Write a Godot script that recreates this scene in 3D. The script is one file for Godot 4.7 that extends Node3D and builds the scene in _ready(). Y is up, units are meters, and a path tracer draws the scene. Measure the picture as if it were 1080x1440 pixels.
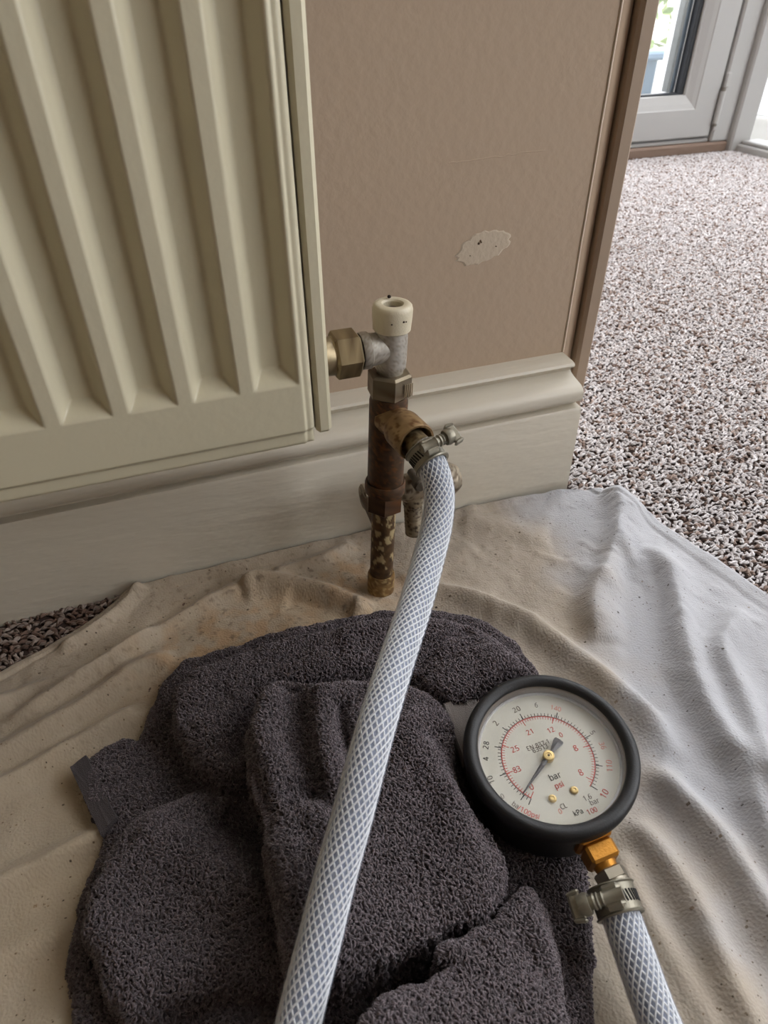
extends Node3D
# A radiator valve under test: hose on the tee, gauge on a grey towel, dust sheet over a looped carpet.

var rng := RandomNumberGenerator.new()
var soft := FastNoiseLite.new()
var fine := FastNoiseLite.new()
var taken := {}

# ---------------------------------------------------------------- naming
func numbered(called: String) -> String:
	if not taken.has(called):
		taken[called] = 0
		return called
	taken[called] += 1
	return "%s_%03d" % [called, taken[called]]

func tag(o: Node, label: String, category := "", group := "", kind := "") -> void:
	if label:
		o.set_meta("label", label)
	if category:
		o.set_meta("category", category)
	if group:
		o.set_meta("group", group)
	if kind:
		o.set_meta("kind", kind)

func thing(called: String, label: String, category: String, where := Vector3.ZERO, group := "") -> Node3D:
	var o := Node3D.new()
	o.name = numbered(called)
	add_child(o, true)
	o.position = where
	tag(o, label, category, group)
	return o

func part(called: String, m: Mesh, mat: Material, parent: Node, xf := Transform3D()) -> MeshInstance3D:
	var o := MeshInstance3D.new()
	o.name = numbered(called) if parent == self else called
	o.mesh = m
	o.material_override = mat
	o.transform = xf
	o.cast_shadow = GeometryInstance3D.SHADOW_CASTING_SETTING_ON
	parent.add_child(o, true)
	return o

func struct(called: String, m: Mesh, mat: Material, label: String, xf := Transform3D()) -> MeshInstance3D:
	var o := part(called, m, mat, self, xf)
	tag(o, label, "", "", "structure")
	return o

# ---------------------------------------------------------------- mesh tools
class Pile:
	var v := PackedVector3Array()
	var n := PackedVector3Array()
	var c := PackedColorArray()
	var uv := PackedVector2Array()
	var idx := PackedInt32Array()
	var painted := false
	var mapped := false
	func add(p: Vector3, nn: Vector3, col := Color.WHITE, t := Vector2.ZERO) -> int:
		v.append(p); n.append(nn); c.append(col); uv.append(t)
		return v.size() - 1
	func tri(a: int, b: int, d: int) -> void:
		# Front faces run clockwise, so the cross product points inwards.
		if (v[b] - v[a]).cross(v[d] - v[a]).dot(n[a] + n[b] + n[d]) > 0.0:
			idx.append(a); idx.append(d); idx.append(b)
		else:
			idx.append(a); idx.append(b); idx.append(d)
	func quad(a: int, b: int, d: int, e: int) -> void:
		tri(a, b, d); tri(a, d, e)
	func face(pts: Array, col := Color.WHITE, out := Vector3.ZERO) -> void:
		var nn: Vector3 = (pts[1] - pts[0]).cross(pts[2] - pts[0]).normalized()
		if out != Vector3.ZERO and nn.dot(out) < 0.0:
			nn = -nn
		var first := v.size()
		for p in pts:
			add(p, nn, col)
		for k in range(1, pts.size() - 1):
			tri(first, first + k, first + k + 1)
	func mesh() -> ArrayMesh:
		var a := []
		a.resize(Mesh.ARRAY_MAX)
		a[Mesh.ARRAY_VERTEX] = v
		a[Mesh.ARRAY_NORMAL] = n
		if painted:
			a[Mesh.ARRAY_COLOR] = c
		if mapped:
			a[Mesh.ARRAY_TEX_UV] = uv
		a[Mesh.ARRAY_INDEX] = idx
		var m := ArrayMesh.new()
		m.add_surface_from_arrays(Mesh.PRIMITIVE_TRIANGLES, a)
		return m

# Box with every edge chamfered by b; centred on the origin of xf.
func add_box(k: Pile, size: Vector3, b: float, xf := Transform3D(), col := Color.WHITE) -> void:
	var h := size / 2.0
	b = minf(b, minf(h.x, minf(h.y, h.z)) * 0.9)
	var start := k.v.size()
	for ax in 3:
		for s in [-1.0, 1.0]:
			var nn := Vector3.ZERO
			nn[ax] = s
			var u := (ax + 1) % 3
			var w := (ax + 2) % 3
			var q := []
			for e in [[-1, -1], [1, -1], [1, 1], [-1, 1]]:
				var p := Vector3.ZERO
				p[ax] = s * h[ax]
				p[u] = e[0] * (h[u] - b)
				p[w] = e[1] * (h[w] - b)
				q.append(xf * p)
			k.face(q, col, xf.basis * nn)
	for ax in 3:
		var u := (ax + 1) % 3
		var w := (ax + 2) % 3
		for su in [-1.0, 1.0]:
			for sw in [-1.0, 1.0]:
				var nn := Vector3.ZERO
				nn[u] = su
				nn[w] = sw
				var q := []
				for e in [-1.0, 1.0]:
					var p := Vector3.ZERO
					p[ax] = e * (h[ax] - b)
					p[u] = su * h[u]
					p[w] = sw * (h[w] - b)
					var p2 := p
					p2[u] = su * (h[u] - b)
					p2[w] = sw * h[w]
					if e < 0.0:
						q.append(xf * p); q.append(xf * p2)
					else:
						q.append(xf * p2); q.append(xf * p)
				k.face(q, col, xf.basis * nn)
	for sx in [-1.0, 1.0]:
		for sy in [-1.0, 1.0]:
			for sz in [-1.0, 1.0]:
				var s := Vector3(sx, sy, sz)
				k.face([xf * (s * Vector3(h.x, h.y - b, h.z - b)), xf * (s * Vector3(h.x - b, h.y, h.z - b)), xf * (s * Vector3(h.x - b, h.y - b, h.z))], col, xf.basis * s)
	assert(start >= 0)

func box(size: Vector3, b := 0.001, xf := Transform3D()) -> ArrayMesh:
	var k := Pile.new()
	add_box(k, size, b, xf)
	return k.mesh()

func box_between(a: Vector3, b: Vector3, bevel := 0.002) -> ArrayMesh:
	return box((b - a).abs(), bevel, Transform3D(Basis(), (a + b) / 2.0))

# Profile of (radius, height) from the bottom up, spun round y. Edges sharper than 35 degrees stay sharp.
func add_lathe(k: Pile, prof: Array, seg := 40, xf := Transform3D(), coat = null, flat := false) -> void:
	var nor := []
	for i in prof.size() - 1:
		var d: Vector2 = prof[i + 1] - prof[i]
		nor.append(Vector2(d.y, -d.x).normalized())
	for i in prof.size() - 1:
		var n0: Vector2 = nor[i]
		var n1: Vector2 = nor[i]
		if i > 0 and nor[i - 1].dot(nor[i]) > 0.8:
			n0 = (nor[i - 1] + nor[i]).normalized()
		if i < nor.size() - 1 and nor[i + 1].dot(nor[i]) > 0.8:
			n1 = (nor[i + 1] + nor[i]).normalized()
		var a: Vector2 = prof[i]
		var b: Vector2 = prof[i + 1]
		if a.distance_to(b) < 1e-7:
			continue
		if coat and a.distance_to(b) > 0.0016 and not flat:
			var cuts := int(ceil(a.distance_to(b) / 0.0013))
			for c in cuts:
				add_strip(k, a.lerp(b, float(c) / cuts), a.lerp(b, float(c + 1) / cuts), n0.lerp(n1, float(c) / cuts).normalized(), n0.lerp(n1, float(c + 1) / cuts).normalized(), seg, xf, coat)
			continue
		for j in seg:
			var ids := []
			var mid := TAU * (j + 0.5) / seg
			for e in [[a, n0, j], [b, n1, j], [b, n1, j + 1], [a, n0, j + 1]]:
				var t: float = TAU * e[2] / seg
				var tn := mid if flat else t
				var p := Vector3(e[0].x * cos(t), e[0].y, e[0].x * sin(t))
				var nn := Vector3(e[1].x * cos(tn), e[1].y, e[1].x * sin(tn))
				var col: Color = coat.call(p) if coat else Color.WHITE
				ids.append(k.add(xf * p, (xf.basis * nn).normalized(), col))
			k.quad(ids[0], ids[1], ids[2], ids[3])
	if coat:
		k.painted = true

func add_strip(k: Pile, a: Vector2, b: Vector2, n0: Vector2, n1: Vector2, seg: int, xf: Transform3D, coat) -> void:
	for j in seg:
		var ids := []
		for e in [[a, n0, j], [b, n1, j], [b, n1, j + 1], [a, n0, j + 1]]:
			var t: float = TAU * e[2] / seg
			var p := Vector3(e[0].x * cos(t), e[0].y, e[0].x * sin(t))
			ids.append(k.add(xf * p, (xf.basis * Vector3(e[1].x * cos(t), e[1].y, e[1].x * sin(t))).normalized(), coat.call(p)))
		k.quad(ids[0], ids[1], ids[2], ids[3])

func lathe(prof: Array, seg := 40, xf := Transform3D(), coat = null) -> ArrayMesh:
	var k := Pile.new()
	add_lathe(k, prof, seg, xf, coat)
	return k.mesh()

func hexagon(across: float, y0: float, y1: float, xf := Transform3D(), coat = null) -> ArrayMesh:
	# across the corners; corners turned off at both ends
	var r := across / 2.0
	var k := Pile.new()
	var c := r * 0.1
	var rows := [Vector2(r * 0.6, y0), Vector2(r * 0.88, y0), Vector2(r, y0 + c), Vector2(r, lerpf(y0, y1, 0.35)), Vector2(r, lerpf(y0, y1, 0.65)), Vector2(r, y1 - c), Vector2(r * 0.88, y1), Vector2(r * 0.6, y1)]
	add_lathe(k, rows, 6, xf, coat, true)
	return k.mesh()

# Tube along points with parallel-transported frames.
func frames(pts: PackedVector3Array) -> Array:
	var out := []
	var side := Vector3.ZERO
	for i in pts.size():
		var t := (pts[mini(i + 1, pts.size() - 1)] - pts[maxi(i - 1, 0)]).normalized()
		if i == 0:
			side = t.cross(Vector3.UP if absf(t.y) < 0.9 else Vector3.RIGHT).normalized()
		else:
			side = (side - t * side.dot(t)).normalized()
		out.append([t, side, t.cross(side)])
	return out

func add_tube(k: Pile, pts: PackedVector3Array, r, seg := 8, caps := true, col := Color.WHITE) -> void:
	var fr := frames(pts)
	var first := k.v.size()
	for i in pts.size():
		var ri: float = r[i] if r is Array else r
		for j in seg:
			var a := TAU * j / seg
			var d: Vector3 = fr[i][1] * cos(a) + fr[i][2] * sin(a)
			k.add(pts[i] + d * ri, d, col)
	for i in pts.size() - 1:
		for j in seg:
			var a := first + i * seg + j
			var b := first + i * seg + (j + 1) % seg
			k.quad(a, b, b + seg, a + seg)
	if caps:
		for e in [0, pts.size() - 1]:
			var ri: float = r[e] if r is Array else r
			var t: Vector3 = fr[e][0] * (-1.0 if e == 0 else 1.0)
			var ring := []
			for j in seg:
				var a := TAU * j / seg
				ring.append(pts[e] + (fr[e][1] * cos(a) + fr[e][2] * sin(a)) * ri)
			k.face(ring, col, t)

func tube(pts: PackedVector3Array, r, seg := 8) -> ArrayMesh:
	var k := Pile.new()
	add_tube(k, pts, r, seg)
	return k.mesh()

func smooth_path(pts: Array, step: float) -> PackedVector3Array:
	var cu := Curve3D.new()
	cu.bake_interval = step
	for i in pts.size():
		var p: Vector3 = pts[i]
		var d: Vector3 = (pts[mini(i + 1, pts.size() - 1)] - pts[maxi(i - 1, 0)]) / 6.0
		cu.add_point(p, -d, d)
	return cu.get_baked_points()

# Grid of rows of points; normals from the neighbours, facing towards `out`.
func grid(rows: Array, out: Vector3, cols: Array = [], uvs: Array = []) -> ArrayMesh:
	var k := Pile.new()
	var nr := rows.size()
	var nc: int = rows[0].size()
	for i in nr:
		var up: PackedVector3Array = rows[maxi(i - 1, 0)]
		var dn: PackedVector3Array = rows[mini(i + 1, nr - 1)]
		var me: PackedVector3Array = rows[i]
		for j in nc:
			var nn := (dn[j] - up[j]).cross(me[mini(j + 1, nc - 1)] - me[maxi(j - 1, 0)]).normalized()
			if nn.dot(out) < 0.0:
				nn = -nn
			k.v.append(me[j])
			k.n.append(nn)
			if cols:
				k.c.append(cols[i][j])
			if uvs:
				k.uv.append(uvs[i][j])
	k.painted = not cols.is_empty()
	k.mapped = not uvs.is_empty()
	for i in nr - 1:
		for j in nc - 1:
			var a := i * nc + j
			k.quad(a, a + 1, a + nc + 1, a + nc)
	return k.mesh()

# Closed outline (counter-clockwise or not) pushed along x from x0 to x1; used for mouldings.
func moulding(prof: Array, x0: float, x1: float, steps := 1) -> ArrayMesh:
	var k := Pile.new()
	var mid := Vector2.ZERO
	for p in prof:
		mid += p / prof.size()
	var nor := []
	for i in prof.size():
		var d: Vector2 = prof[(i + 1) % prof.size()] - prof[i]
		nor.append(Vector2(-d.y, d.x).normalized())
	var area := 0.0
	for i in prof.size():
		area += prof[i].cross(prof[(i + 1) % prof.size()])
	var s := -1.0 if area > 0.0 else 1.0
	for i in prof.size():
		var a: Vector2 = prof[i]
		var b: Vector2 = prof[(i + 1) % prof.size()]
		var n0: Vector2 = nor[i]
		var n1: Vector2 = nor[i]
		var before: Vector2 = nor[(i - 1 + prof.size()) % prof.size()]
		var after: Vector2 = nor[(i + 1) % prof.size()]
		if before.dot(n0) > 0.75:
			n0 = (before + n0).normalized()
		if after.dot(n1) > 0.75:
			n1 = (after + n1).normalized()
		for q in steps:
			var xa := lerpf(x0, x1, float(q) / steps)
			var xb := lerpf(x0, x1, float(q + 1) / steps)
			k.quad(k.add(Vector3(xa, a.y, a.x), Vector3(0, n0.y, n0.x) * s), k.add(Vector3(xb, a.y, a.x), Vector3(0, n0.y, n0.x) * s), k.add(Vector3(xb, b.y, b.x), Vector3(0, n1.y, n1.x) * s), k.add(Vector3(xa, b.y, b.x), Vector3(0, n1.y, n1.x) * s))
	var packed := PackedVector2Array(prof)
	var t := Geometry2D.triangulate_polygon(packed)
	for x in [x0, x1]:
		for i in range(0, t.size(), 3):
			k.face([Vector3(x, packed[t[i]].y, packed[t[i]].x), Vector3(x, packed[t[i + 1]].y, packed[t[i + 1]].x), Vector3(x, packed[t[i + 2]].y, packed[t[i + 2]].x)], Color.WHITE, Vector3(signf(x - (x0 + x1) / 2.0), 0, 0))
	return k.mesh()

# ---------------------------------------------------------------- materials
func paint(col: Color, rough: float, metal := 0.0) -> StandardMaterial3D:
	var m := StandardMaterial3D.new()
	m.albedo_color = col
	m.roughness = rough
	m.metallic = metal
	return m

func noise_tex(freq: float, octaves := 4, ramp: Gradient = null, sd := 1, size := 512) -> NoiseTexture2D:
	var t := NoiseTexture2D.new()
	t.width = size
	t.height = size
	t.seamless = true
	var f := FastNoiseLite.new()
	f.seed = sd
	f.frequency = freq
	f.fractal_octaves = octaves
	t.noise = f
	if ramp:
		t.color_ramp = ramp
	return t

func ramp(a: Color, b: Color, p0 := 0.3, p1 := 0.7) -> Gradient:
	var g := Gradient.new()
	g.offsets = PackedFloat32Array([p0, p1])
	g.colors = PackedColorArray([a, b])
	return g

func relief(m: StandardMaterial3D, t: Texture2D, cm: float, per_metre: Vector3, also_albedo := false) -> void:
	m.heightmap_enabled = true
	m.heightmap_texture = t
	m.heightmap_scale = cm
	m.uv1_triplanar = true
	m.uv1_world_triplanar = true
	m.uv1_scale = per_metre
	if also_albedo:
		m.albedo_texture = t

func painted(rough: float, metal := 0.0) -> StandardMaterial3D:
	var m := paint(Color.WHITE, rough, metal)
	m.vertex_color_use_as_albedo = true
	return m

func lin(r: float, g: float, b: float) -> Color:
	return Color(r, g, b).srgb_to_linear()

# ---------------------------------------------------------------- cloth helpers
func line_mm(a: Array) -> PackedVector2Array:
	var out := PackedVector2Array()
	for i in range(0, a.size(), 2):
		out.append(Vector2(a[i], a[i + 1]) * 0.001)
	return out

func chaikin(p: PackedVector2Array, closed: bool, times := 1) -> PackedVector2Array:
	for t in times:
		var q := PackedVector2Array()
		var n := p.size()
		if not closed:
			q.append(p[0])
		for i in (n if closed else n - 1):
			var a := p[i]
			var b := p[(i + 1) % n]
			q.append(a.lerp(b, 0.25))
			q.append(a.lerp(b, 0.75))
		if not closed:
			q.append(p[n - 1])
		p = q
	return p

func line_distance(p: Vector2, l: PackedVector2Array, closed := false) -> float:
	var best := 1e9
	for i in (l.size() if closed else l.size() - 1):
		best = minf(best, p.distance_squared_to(Geometry2D.get_closest_point_to_segment(p, l[i], l[(i + 1) % l.size()])))
	return sqrt(best)

func along(l: PackedVector2Array, t: float) -> Vector2:
	var total := 0.0
	for i in l.size() - 1:
		total += l[i].distance_to(l[i + 1])
	var s := t * total
	for i in l.size() - 1:
		var d := l[i].distance_to(l[i + 1])
		if s <= d or i == l.size() - 2:
			return l[i].lerp(l[i + 1], s / maxf(d, 1e-9))
		s -= d
	return l[l.size() - 1]

class Ridge:
	var line: PackedVector2Array
	var high: float
	var wide: float
	var lo: Vector2
	var hi: Vector2
	var lean := 0.0     # how much steeper one side is

func ridge(mm: Array, high: float, wide: float, lean := 0.0) -> Ridge:
	var r := Ridge.new()
	r.line = chaikin(line_mm(mm), false, 1)
	r.high = high
	r.wide = wide
	r.lean = lean
	r.lo = r.line[0]
	r.hi = r.line[0]
	for p in r.line:
		r.lo = r.lo.min(p)
		r.hi = r.hi.max(p)
	r.lo -= Vector2.ONE * wide * 3.2
	r.hi += Vector2.ONE * wide * 3.2
	return r

func ridge_at(r: Ridge, p: Vector2) -> float:
	if p.x < r.lo.x or p.y < r.lo.y or p.x > r.hi.x or p.y > r.hi.y:
		return 0.0
	var best := 1e9
	var near := Vector2.ZERO
	var dir := Vector2.RIGHT
	var where := 0.0
	for i in r.line.size() - 1:
		var q := Geometry2D.get_closest_point_to_segment(p, r.line[i], r.line[i + 1])
		var d := p.distance_squared_to(q)
		if d < best:
			best = d
			near = q
			dir = r.line[i + 1] - r.line[i]
			where = i + r.line[i].distance_to(q) / maxf(1e-6, r.line[i].distance_to(r.line[i + 1]))
	var w := r.wide
	if r.lean != 0.0:
		w *= 1.0 + r.lean * dir.cross(p - near) / (dir.length() * sqrt(best) + 1e-7)
	var t := where / (r.line.size() - 1)
	var fade := smoothstep(0.0, 0.18, t) * smoothstep(1.0, 0.82, t) * 0.9 + 0.1
	return r.high * fade * exp(-best / (w * w))

# ---------------------------------------------------------------- the scene
func _ready() -> void:
	rng.seed = 7
	soft.seed = 11
	soft.frequency = 1.0
	soft.fractal_octaves = 3
	fine.seed = 23
	fine.frequency = 1.0
	fine.fractal_octaves = 4
	camera_and_light()
	room()
	garden()
	radiator()
	pipework()
	carpet()
	dust_sheet()
	towel()
	hose()
	gauge()

func camera_and_light() -> void:
	var cam := Camera3D.new()
	cam.name = "camera"
	add_child(cam)
	var right := Vector3(0.93996531, -0.00628659, 0.34121208)
	var up := Vector3(0.21602126, 0.78498718, -0.58062891)
	cam.transform = Transform3D(Basis(right, up, right.cross(up)).orthonormalized(), Vector3(-0.1203, 0.35, 0.4289))
	cam.keep_aspect = Camera3D.KEEP_HEIGHT
	cam.fov = rad_to_deg(2.0 * atan(720.0 / 950.0))
	cam.near = 0.02
	cam.far = 60.0
	# the shallow focus of a phone held close: lens and angle agree (24 mm sensor height)
	var optics := CameraAttributesPhysical.new()
	optics.frustum_focal_length = 12.0 / (720.0 / 950.0)
	optics.frustum_focus_distance = 0.41
	optics.frustum_near = 0.02
	optics.frustum_far = 60.0
	optics.exposure_aperture = 12.0
	cam.attributes = optics
	cam.fov = rad_to_deg(2.0 * atan(720.0 / 950.0))
	var we := WorldEnvironment.new()
	we.name = "surroundings"
	var e := Environment.new()
	e.background_mode = Environment.BG_SKY
	var sky := Sky.new()
	var sm := ProceduralSkyMaterial.new()
	sm.sky_top_color = Color(0.90, 0.905, 0.92)
	sm.sky_horizon_color = Color(0.95, 0.96, 0.97)
	sm.ground_bottom_color = Color(0.45, 0.44, 0.42)
	sm.ground_horizon_color = Color(0.7, 0.7, 0.7)
	sm.sun_angle_max = 0.0
	sky.sky_material = sm
	e.sky = sky
	e.background_energy_multiplier = 3.0
	e.tonemap_mode = Environment.TONE_MAPPER_LINEAR
	e.tonemap_exposure = 2.75
	e.sdfgi_enabled = true
	e.ssao_enabled = true
	e.ssil_enabled = true
	we.environment = e
	add_child(we)

func room() -> void:
	var plaster := paint(Color(0.70, 0.62, 0.535), 0.85)
	relief(plaster, noise_tex(0.02, 5, null, 3), 0.022, Vector3(9, 9, 9))
	var white_wall := paint(Color(0.74, 0.65, 0.55), 0.9)
	var gloss := paint(Color(0.80, 0.77, 0.705), 0.42)
	relief(gloss, noise_tex(0.012, 4, null, 5), 0.05, Vector3(3, 14, 14))
	var board := paint(Color(0.26, 0.20, 0.175), 0.95)

	struct("floor", box_between(Vector3(-2.3, -0.1, -1.10), Vector3(1.47, 0.0, 2.9), 0.001), board, "brown carpet backing under the loop pile")
	struct("ceiling", box_between(Vector3(-2.3, 2.4, -0.1), Vector3(1.47, 2.5, 2.9), 0.001), paint(Color(0.85, 0.82, 0.77), 0.9), "plain pale ceiling")
	# glass roof, out of view, added to light the far carpet from above
	var roof := thing("added_window_2", "", "")
	tag(roof, "unseen glazed roof added over the carpeted far end for light from above", "", "", "structure")
	var bars := paint(Color(0.80, 0.795, 0.79), 0.35)
	var roof_glass := paint(Color(0.9, 0.97, 0.96, 0.05), 0.02)
	roof_glass.transparency = BaseMaterial3D.TRANSPARENCY_ALPHA
	for x in [-0.55, 0.1, 0.77, 1.43]:
		part("glazing_bar", box_between(Vector3(x - 0.03, 2.40, -1.2), Vector3(x + 0.03, 2.48, -0.1), 0.004), bars, roof)
	for z in [-1.17, -0.13]:
		part("glazing_bar", box_between(Vector3(-0.6, 2.40, z - 0.03), Vector3(1.47, 2.47, z + 0.03), 0.004), bars, roof)
	for x in [-0.52, 0.13, 0.80]:
		part("pane", box_between(Vector3(x, 2.44, -1.15), Vector3(x + 0.60, 2.4412, -0.15), 0.0003), roof_glass, roof)
	# the wall behind the radiator ends at the opening on the right
	var w := struct("wall_front", box_between(Vector3(-2.2, 0.0, -0.1), Vector3(0.1871, 2.4, 0.0), 0.0006), plaster, "taupe painted plaster wall behind the radiator")
	# bead of paint down the end of the plaster
	var k := Pile.new()
	var bead := PackedVector3Array()
	for i in 60:
		var y := 0.113 + i * 0.02
		bead.append(Vector3(0.1872 + 0.0003 * soft.get_noise_1d(y * 60.0), y, 0.0002))
	add_tube(k, bead, 0.0008, 8)
	part("caulk_bead", k.mesh(), paint(Color(0.86, 0.80, 0.72), 0.6), w)
	# filler patch with its ragged edge
	k = Pile.new()
	var ring := []
	for i in 40:
		var a := TAU * i / 40.0
		var r := 1.0 + 0.16 * soft.get_noise_2d(cos(a) * 2.2, sin(a) * 2.2) + 0.05 * soft.get_noise_2d(cos(a) * 9.0, sin(a) * 9.0)
		ring.append(Vector3(0.1075 + 0.0205 * r * cos(a), 0.2035 + 0.0105 * r * sin(a) + 0.0035 * cos(a), 0.0002))
	for i in 40:
		var a: Vector3 = ring[i]
		var b: Vector3 = ring[(i + 1) % 40]
		var c := Vector3(0.1075, 0.2035, 0.0)
		var a2 := a.lerp(c, 0.07) + Vector3(0, 0, 0.0004)
		var b2 := b.lerp(c, 0.07) + Vector3(0, 0, 0.0004)
		k.face([a, b, b2, a2], Color.WHITE, Vector3(0, 0, 1))
		k.face([a2, b2, c + Vector3(0, 0, 0.0007)], Color.WHITE, Vector3(0, 0, 1))
	var filler := paint(Color(0.755, 0.695, 0.615), 0.9)
	relief(filler, noise_tex(0.03, 5, null, 9), 0.025, Vector3(14, 14, 14))
	part("filler_patch", k.mesh(), filler, w).set_meta("label", "pale scraped patch of filler")
	k = Pile.new()
	for q in [[0.1035, 0.2068, 0.0009], [0.1052, 0.2075, 0.0006], [0.1046, 0.2085, 0.0007], [0.117, 0.2035, 0.0005], [0.0975, 0.1993, 0.0004]]:
		add_lathe(k, [Vector2(0, 0), Vector2(q[2], 0.0002), Vector2(q[2] * 0.6, 0.0008), Vector2(0, 0.0009)], 8, Transform3D(Basis(Vector3.RIGHT, PI / 2), Vector3(q[0], q[1], 0.0006)))
	part("grit_speck", k.mesh(), paint(Color(0.32, 0.25, 0.2), 0.9), w)
	# faint ridge in the plaster above the patch
	k = Pile.new()
	var ln := PackedVector3Array()
	for i in 24:
		ln.append(Vector3(0.078 + i * 0.003, 0.2585 + 0.0012 * soft.get_noise_1d(i * 0.35) + i * 0.00012, 0.0))
	add_tube(k, ln, 0.00035, 6)
	part("plaster_ridge", k.mesh(), plaster, w)

	# edge boards at the opening: hollow strip, dark groove, square board
	var lining := paint(Color(0.62, 0.54, 0.46), 0.6)
	var prof := [Vector2(-0.1, 0), Vector2(0.0, 0)]
	k = Pile.new()
	var hollow := []
	for i in 9:
		var t := i / 8.0
		hollow.append(Vector2(lerpf(0.1874, 0.2005, t), -0.0005 - 0.0062 * sin(t * PI * 0.5) ** 2))
	for i in 8:
		k.face([Vector3(hollow[i].x, 0, hollow[i].y), Vector3(hollow[i + 1].x, 0, hollow[i + 1].y), Vector3(hollow[i + 1].x, 2.4, hollow[i + 1].y), Vector3(hollow[i].x, 2.4, hollow[i].y)], Color.WHITE, Vector3(0, 0, 1))
	k.face([Vector3(0.2005, 0, -0.0067), Vector3(0.2005, 0, -0.1), Vector3(0.2005, 2.4, -0.1), Vector3(0.2005, 2.4, -0.0067)], Color.WHITE, Vector3(1, 0, 0))
	k.face([Vector3(0.1874, 0, -0.1), Vector3(0.2005, 0, -0.1), Vector3(0.2005, 2.4, -0.1), Vector3(0.1874, 2.4, -0.1)], Color.WHITE, Vector3(0, 0, -1))
	struct("trim_1", k.mesh(), paint(Color(0.64, 0.55, 0.46), 0.7), "hollow taupe strip at the wall end")
	struct("trim_2", box_between(Vector3(0.2022, 0.0, -0.12), Vector3(0.2158, 2.4, 0.0005), 0.0025), lining, "square taupe edge board of the opening")

	# skirting with its moulded top, cut off square at the opening
	prof = [Vector2(0, 0), Vector2(0.0392, 0), Vector2(0.0388, 0.03), Vector2(0.0376, 0.0795), Vector2(0.0362, 0.0815), Vector2(0.0292, 0.0818), Vector2(0.0288, 0.0832), Vector2(0.0352, 0.0868), Vector2(0.0366, 0.0898), Vector2(0.0366, 0.0935), Vector2(0.0352, 0.0968), Vector2(0.0316, 0.0988), Vector2(0.0262, 0.0999), Vector2(0.0205, 0.1010), Vector2(0.0158, 0.1024), Vector2(0.0142, 0.1038), Vector2(0.0152, 0.1058), Vector2(0.0185, 0.1078), Vector2(0.0194, 0.1096), Vector2(0.0182, 0.1113), Vector2(0.0150, 0.1119), Vector2(0.0085, 0.1122), Vector2(0, 0.1127)]
	prof.reverse()
	struct("baseboard_front", moulding(prof, -2.2, 0.1871), gloss, "cream gloss moulded skirting board")

	# the other walls, closed all round
	struct("wall_left", box_between(Vector3(-2.3, 0, -0.1), Vector3(-2.2, 2.4, 2.9), 0.001), white_wall, "pale side wall")
	struct("wall_back", box_between(Vector3(-2.2, 0, 2.8), Vector3(1.47, 2.4, 2.9), 0.001), white_wall, "pale back wall")
	struct("wall_far_left", box_between(Vector3(-0.6, 0, -1.2), Vector3(-0.5, 2.4, -0.1), 0.001), white_wall, "pale wall left of the far door")
	struct("wall_far", box_between(Vector3(-0.5, 0, -1.2), Vector3(0.42, 2.4, -1.075), 0.001), white_wall, "pale wall beside the far door")
	struct("wall_far_head", box_between(Vector3(0.42, 2.12, -1.2), Vector3(1.47, 2.4, -1.075), 0.001), white_wall, "pale wall over the far door")
	struct("wall_right", box_between(Vector3(1.365, 0, 0.30), Vector3(1.47, 2.4, 0.40), 0.001), white_wall, "taupe wall between the side windows")
	struct("wall_right_sill", box_between(Vector3(1.365, 0, 0.40), Vector3(1.47, 0.25, 1.86), 0.001), white_wall, "taupe wall under the added near window")
	struct("wall_right_lintel", box_between(Vector3(1.365, 2.25, 0.40), Vector3(1.47, 2.4, 1.86), 0.001), white_wall, "taupe wall over the added near window")
	struct("wall_right_end", box_between(Vector3(1.365, 0, 1.86), Vector3(1.47, 2.4, 2.8), 0.001), white_wall, "taupe wall at the near end of the windows")
	struct("wall_right_head", box_between(Vector3(1.365, 2.12, -1.075), Vector3(1.47, 2.4, 0.30), 0.001), white_wall, "pale wall over the side windows")

	glazing()

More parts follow.
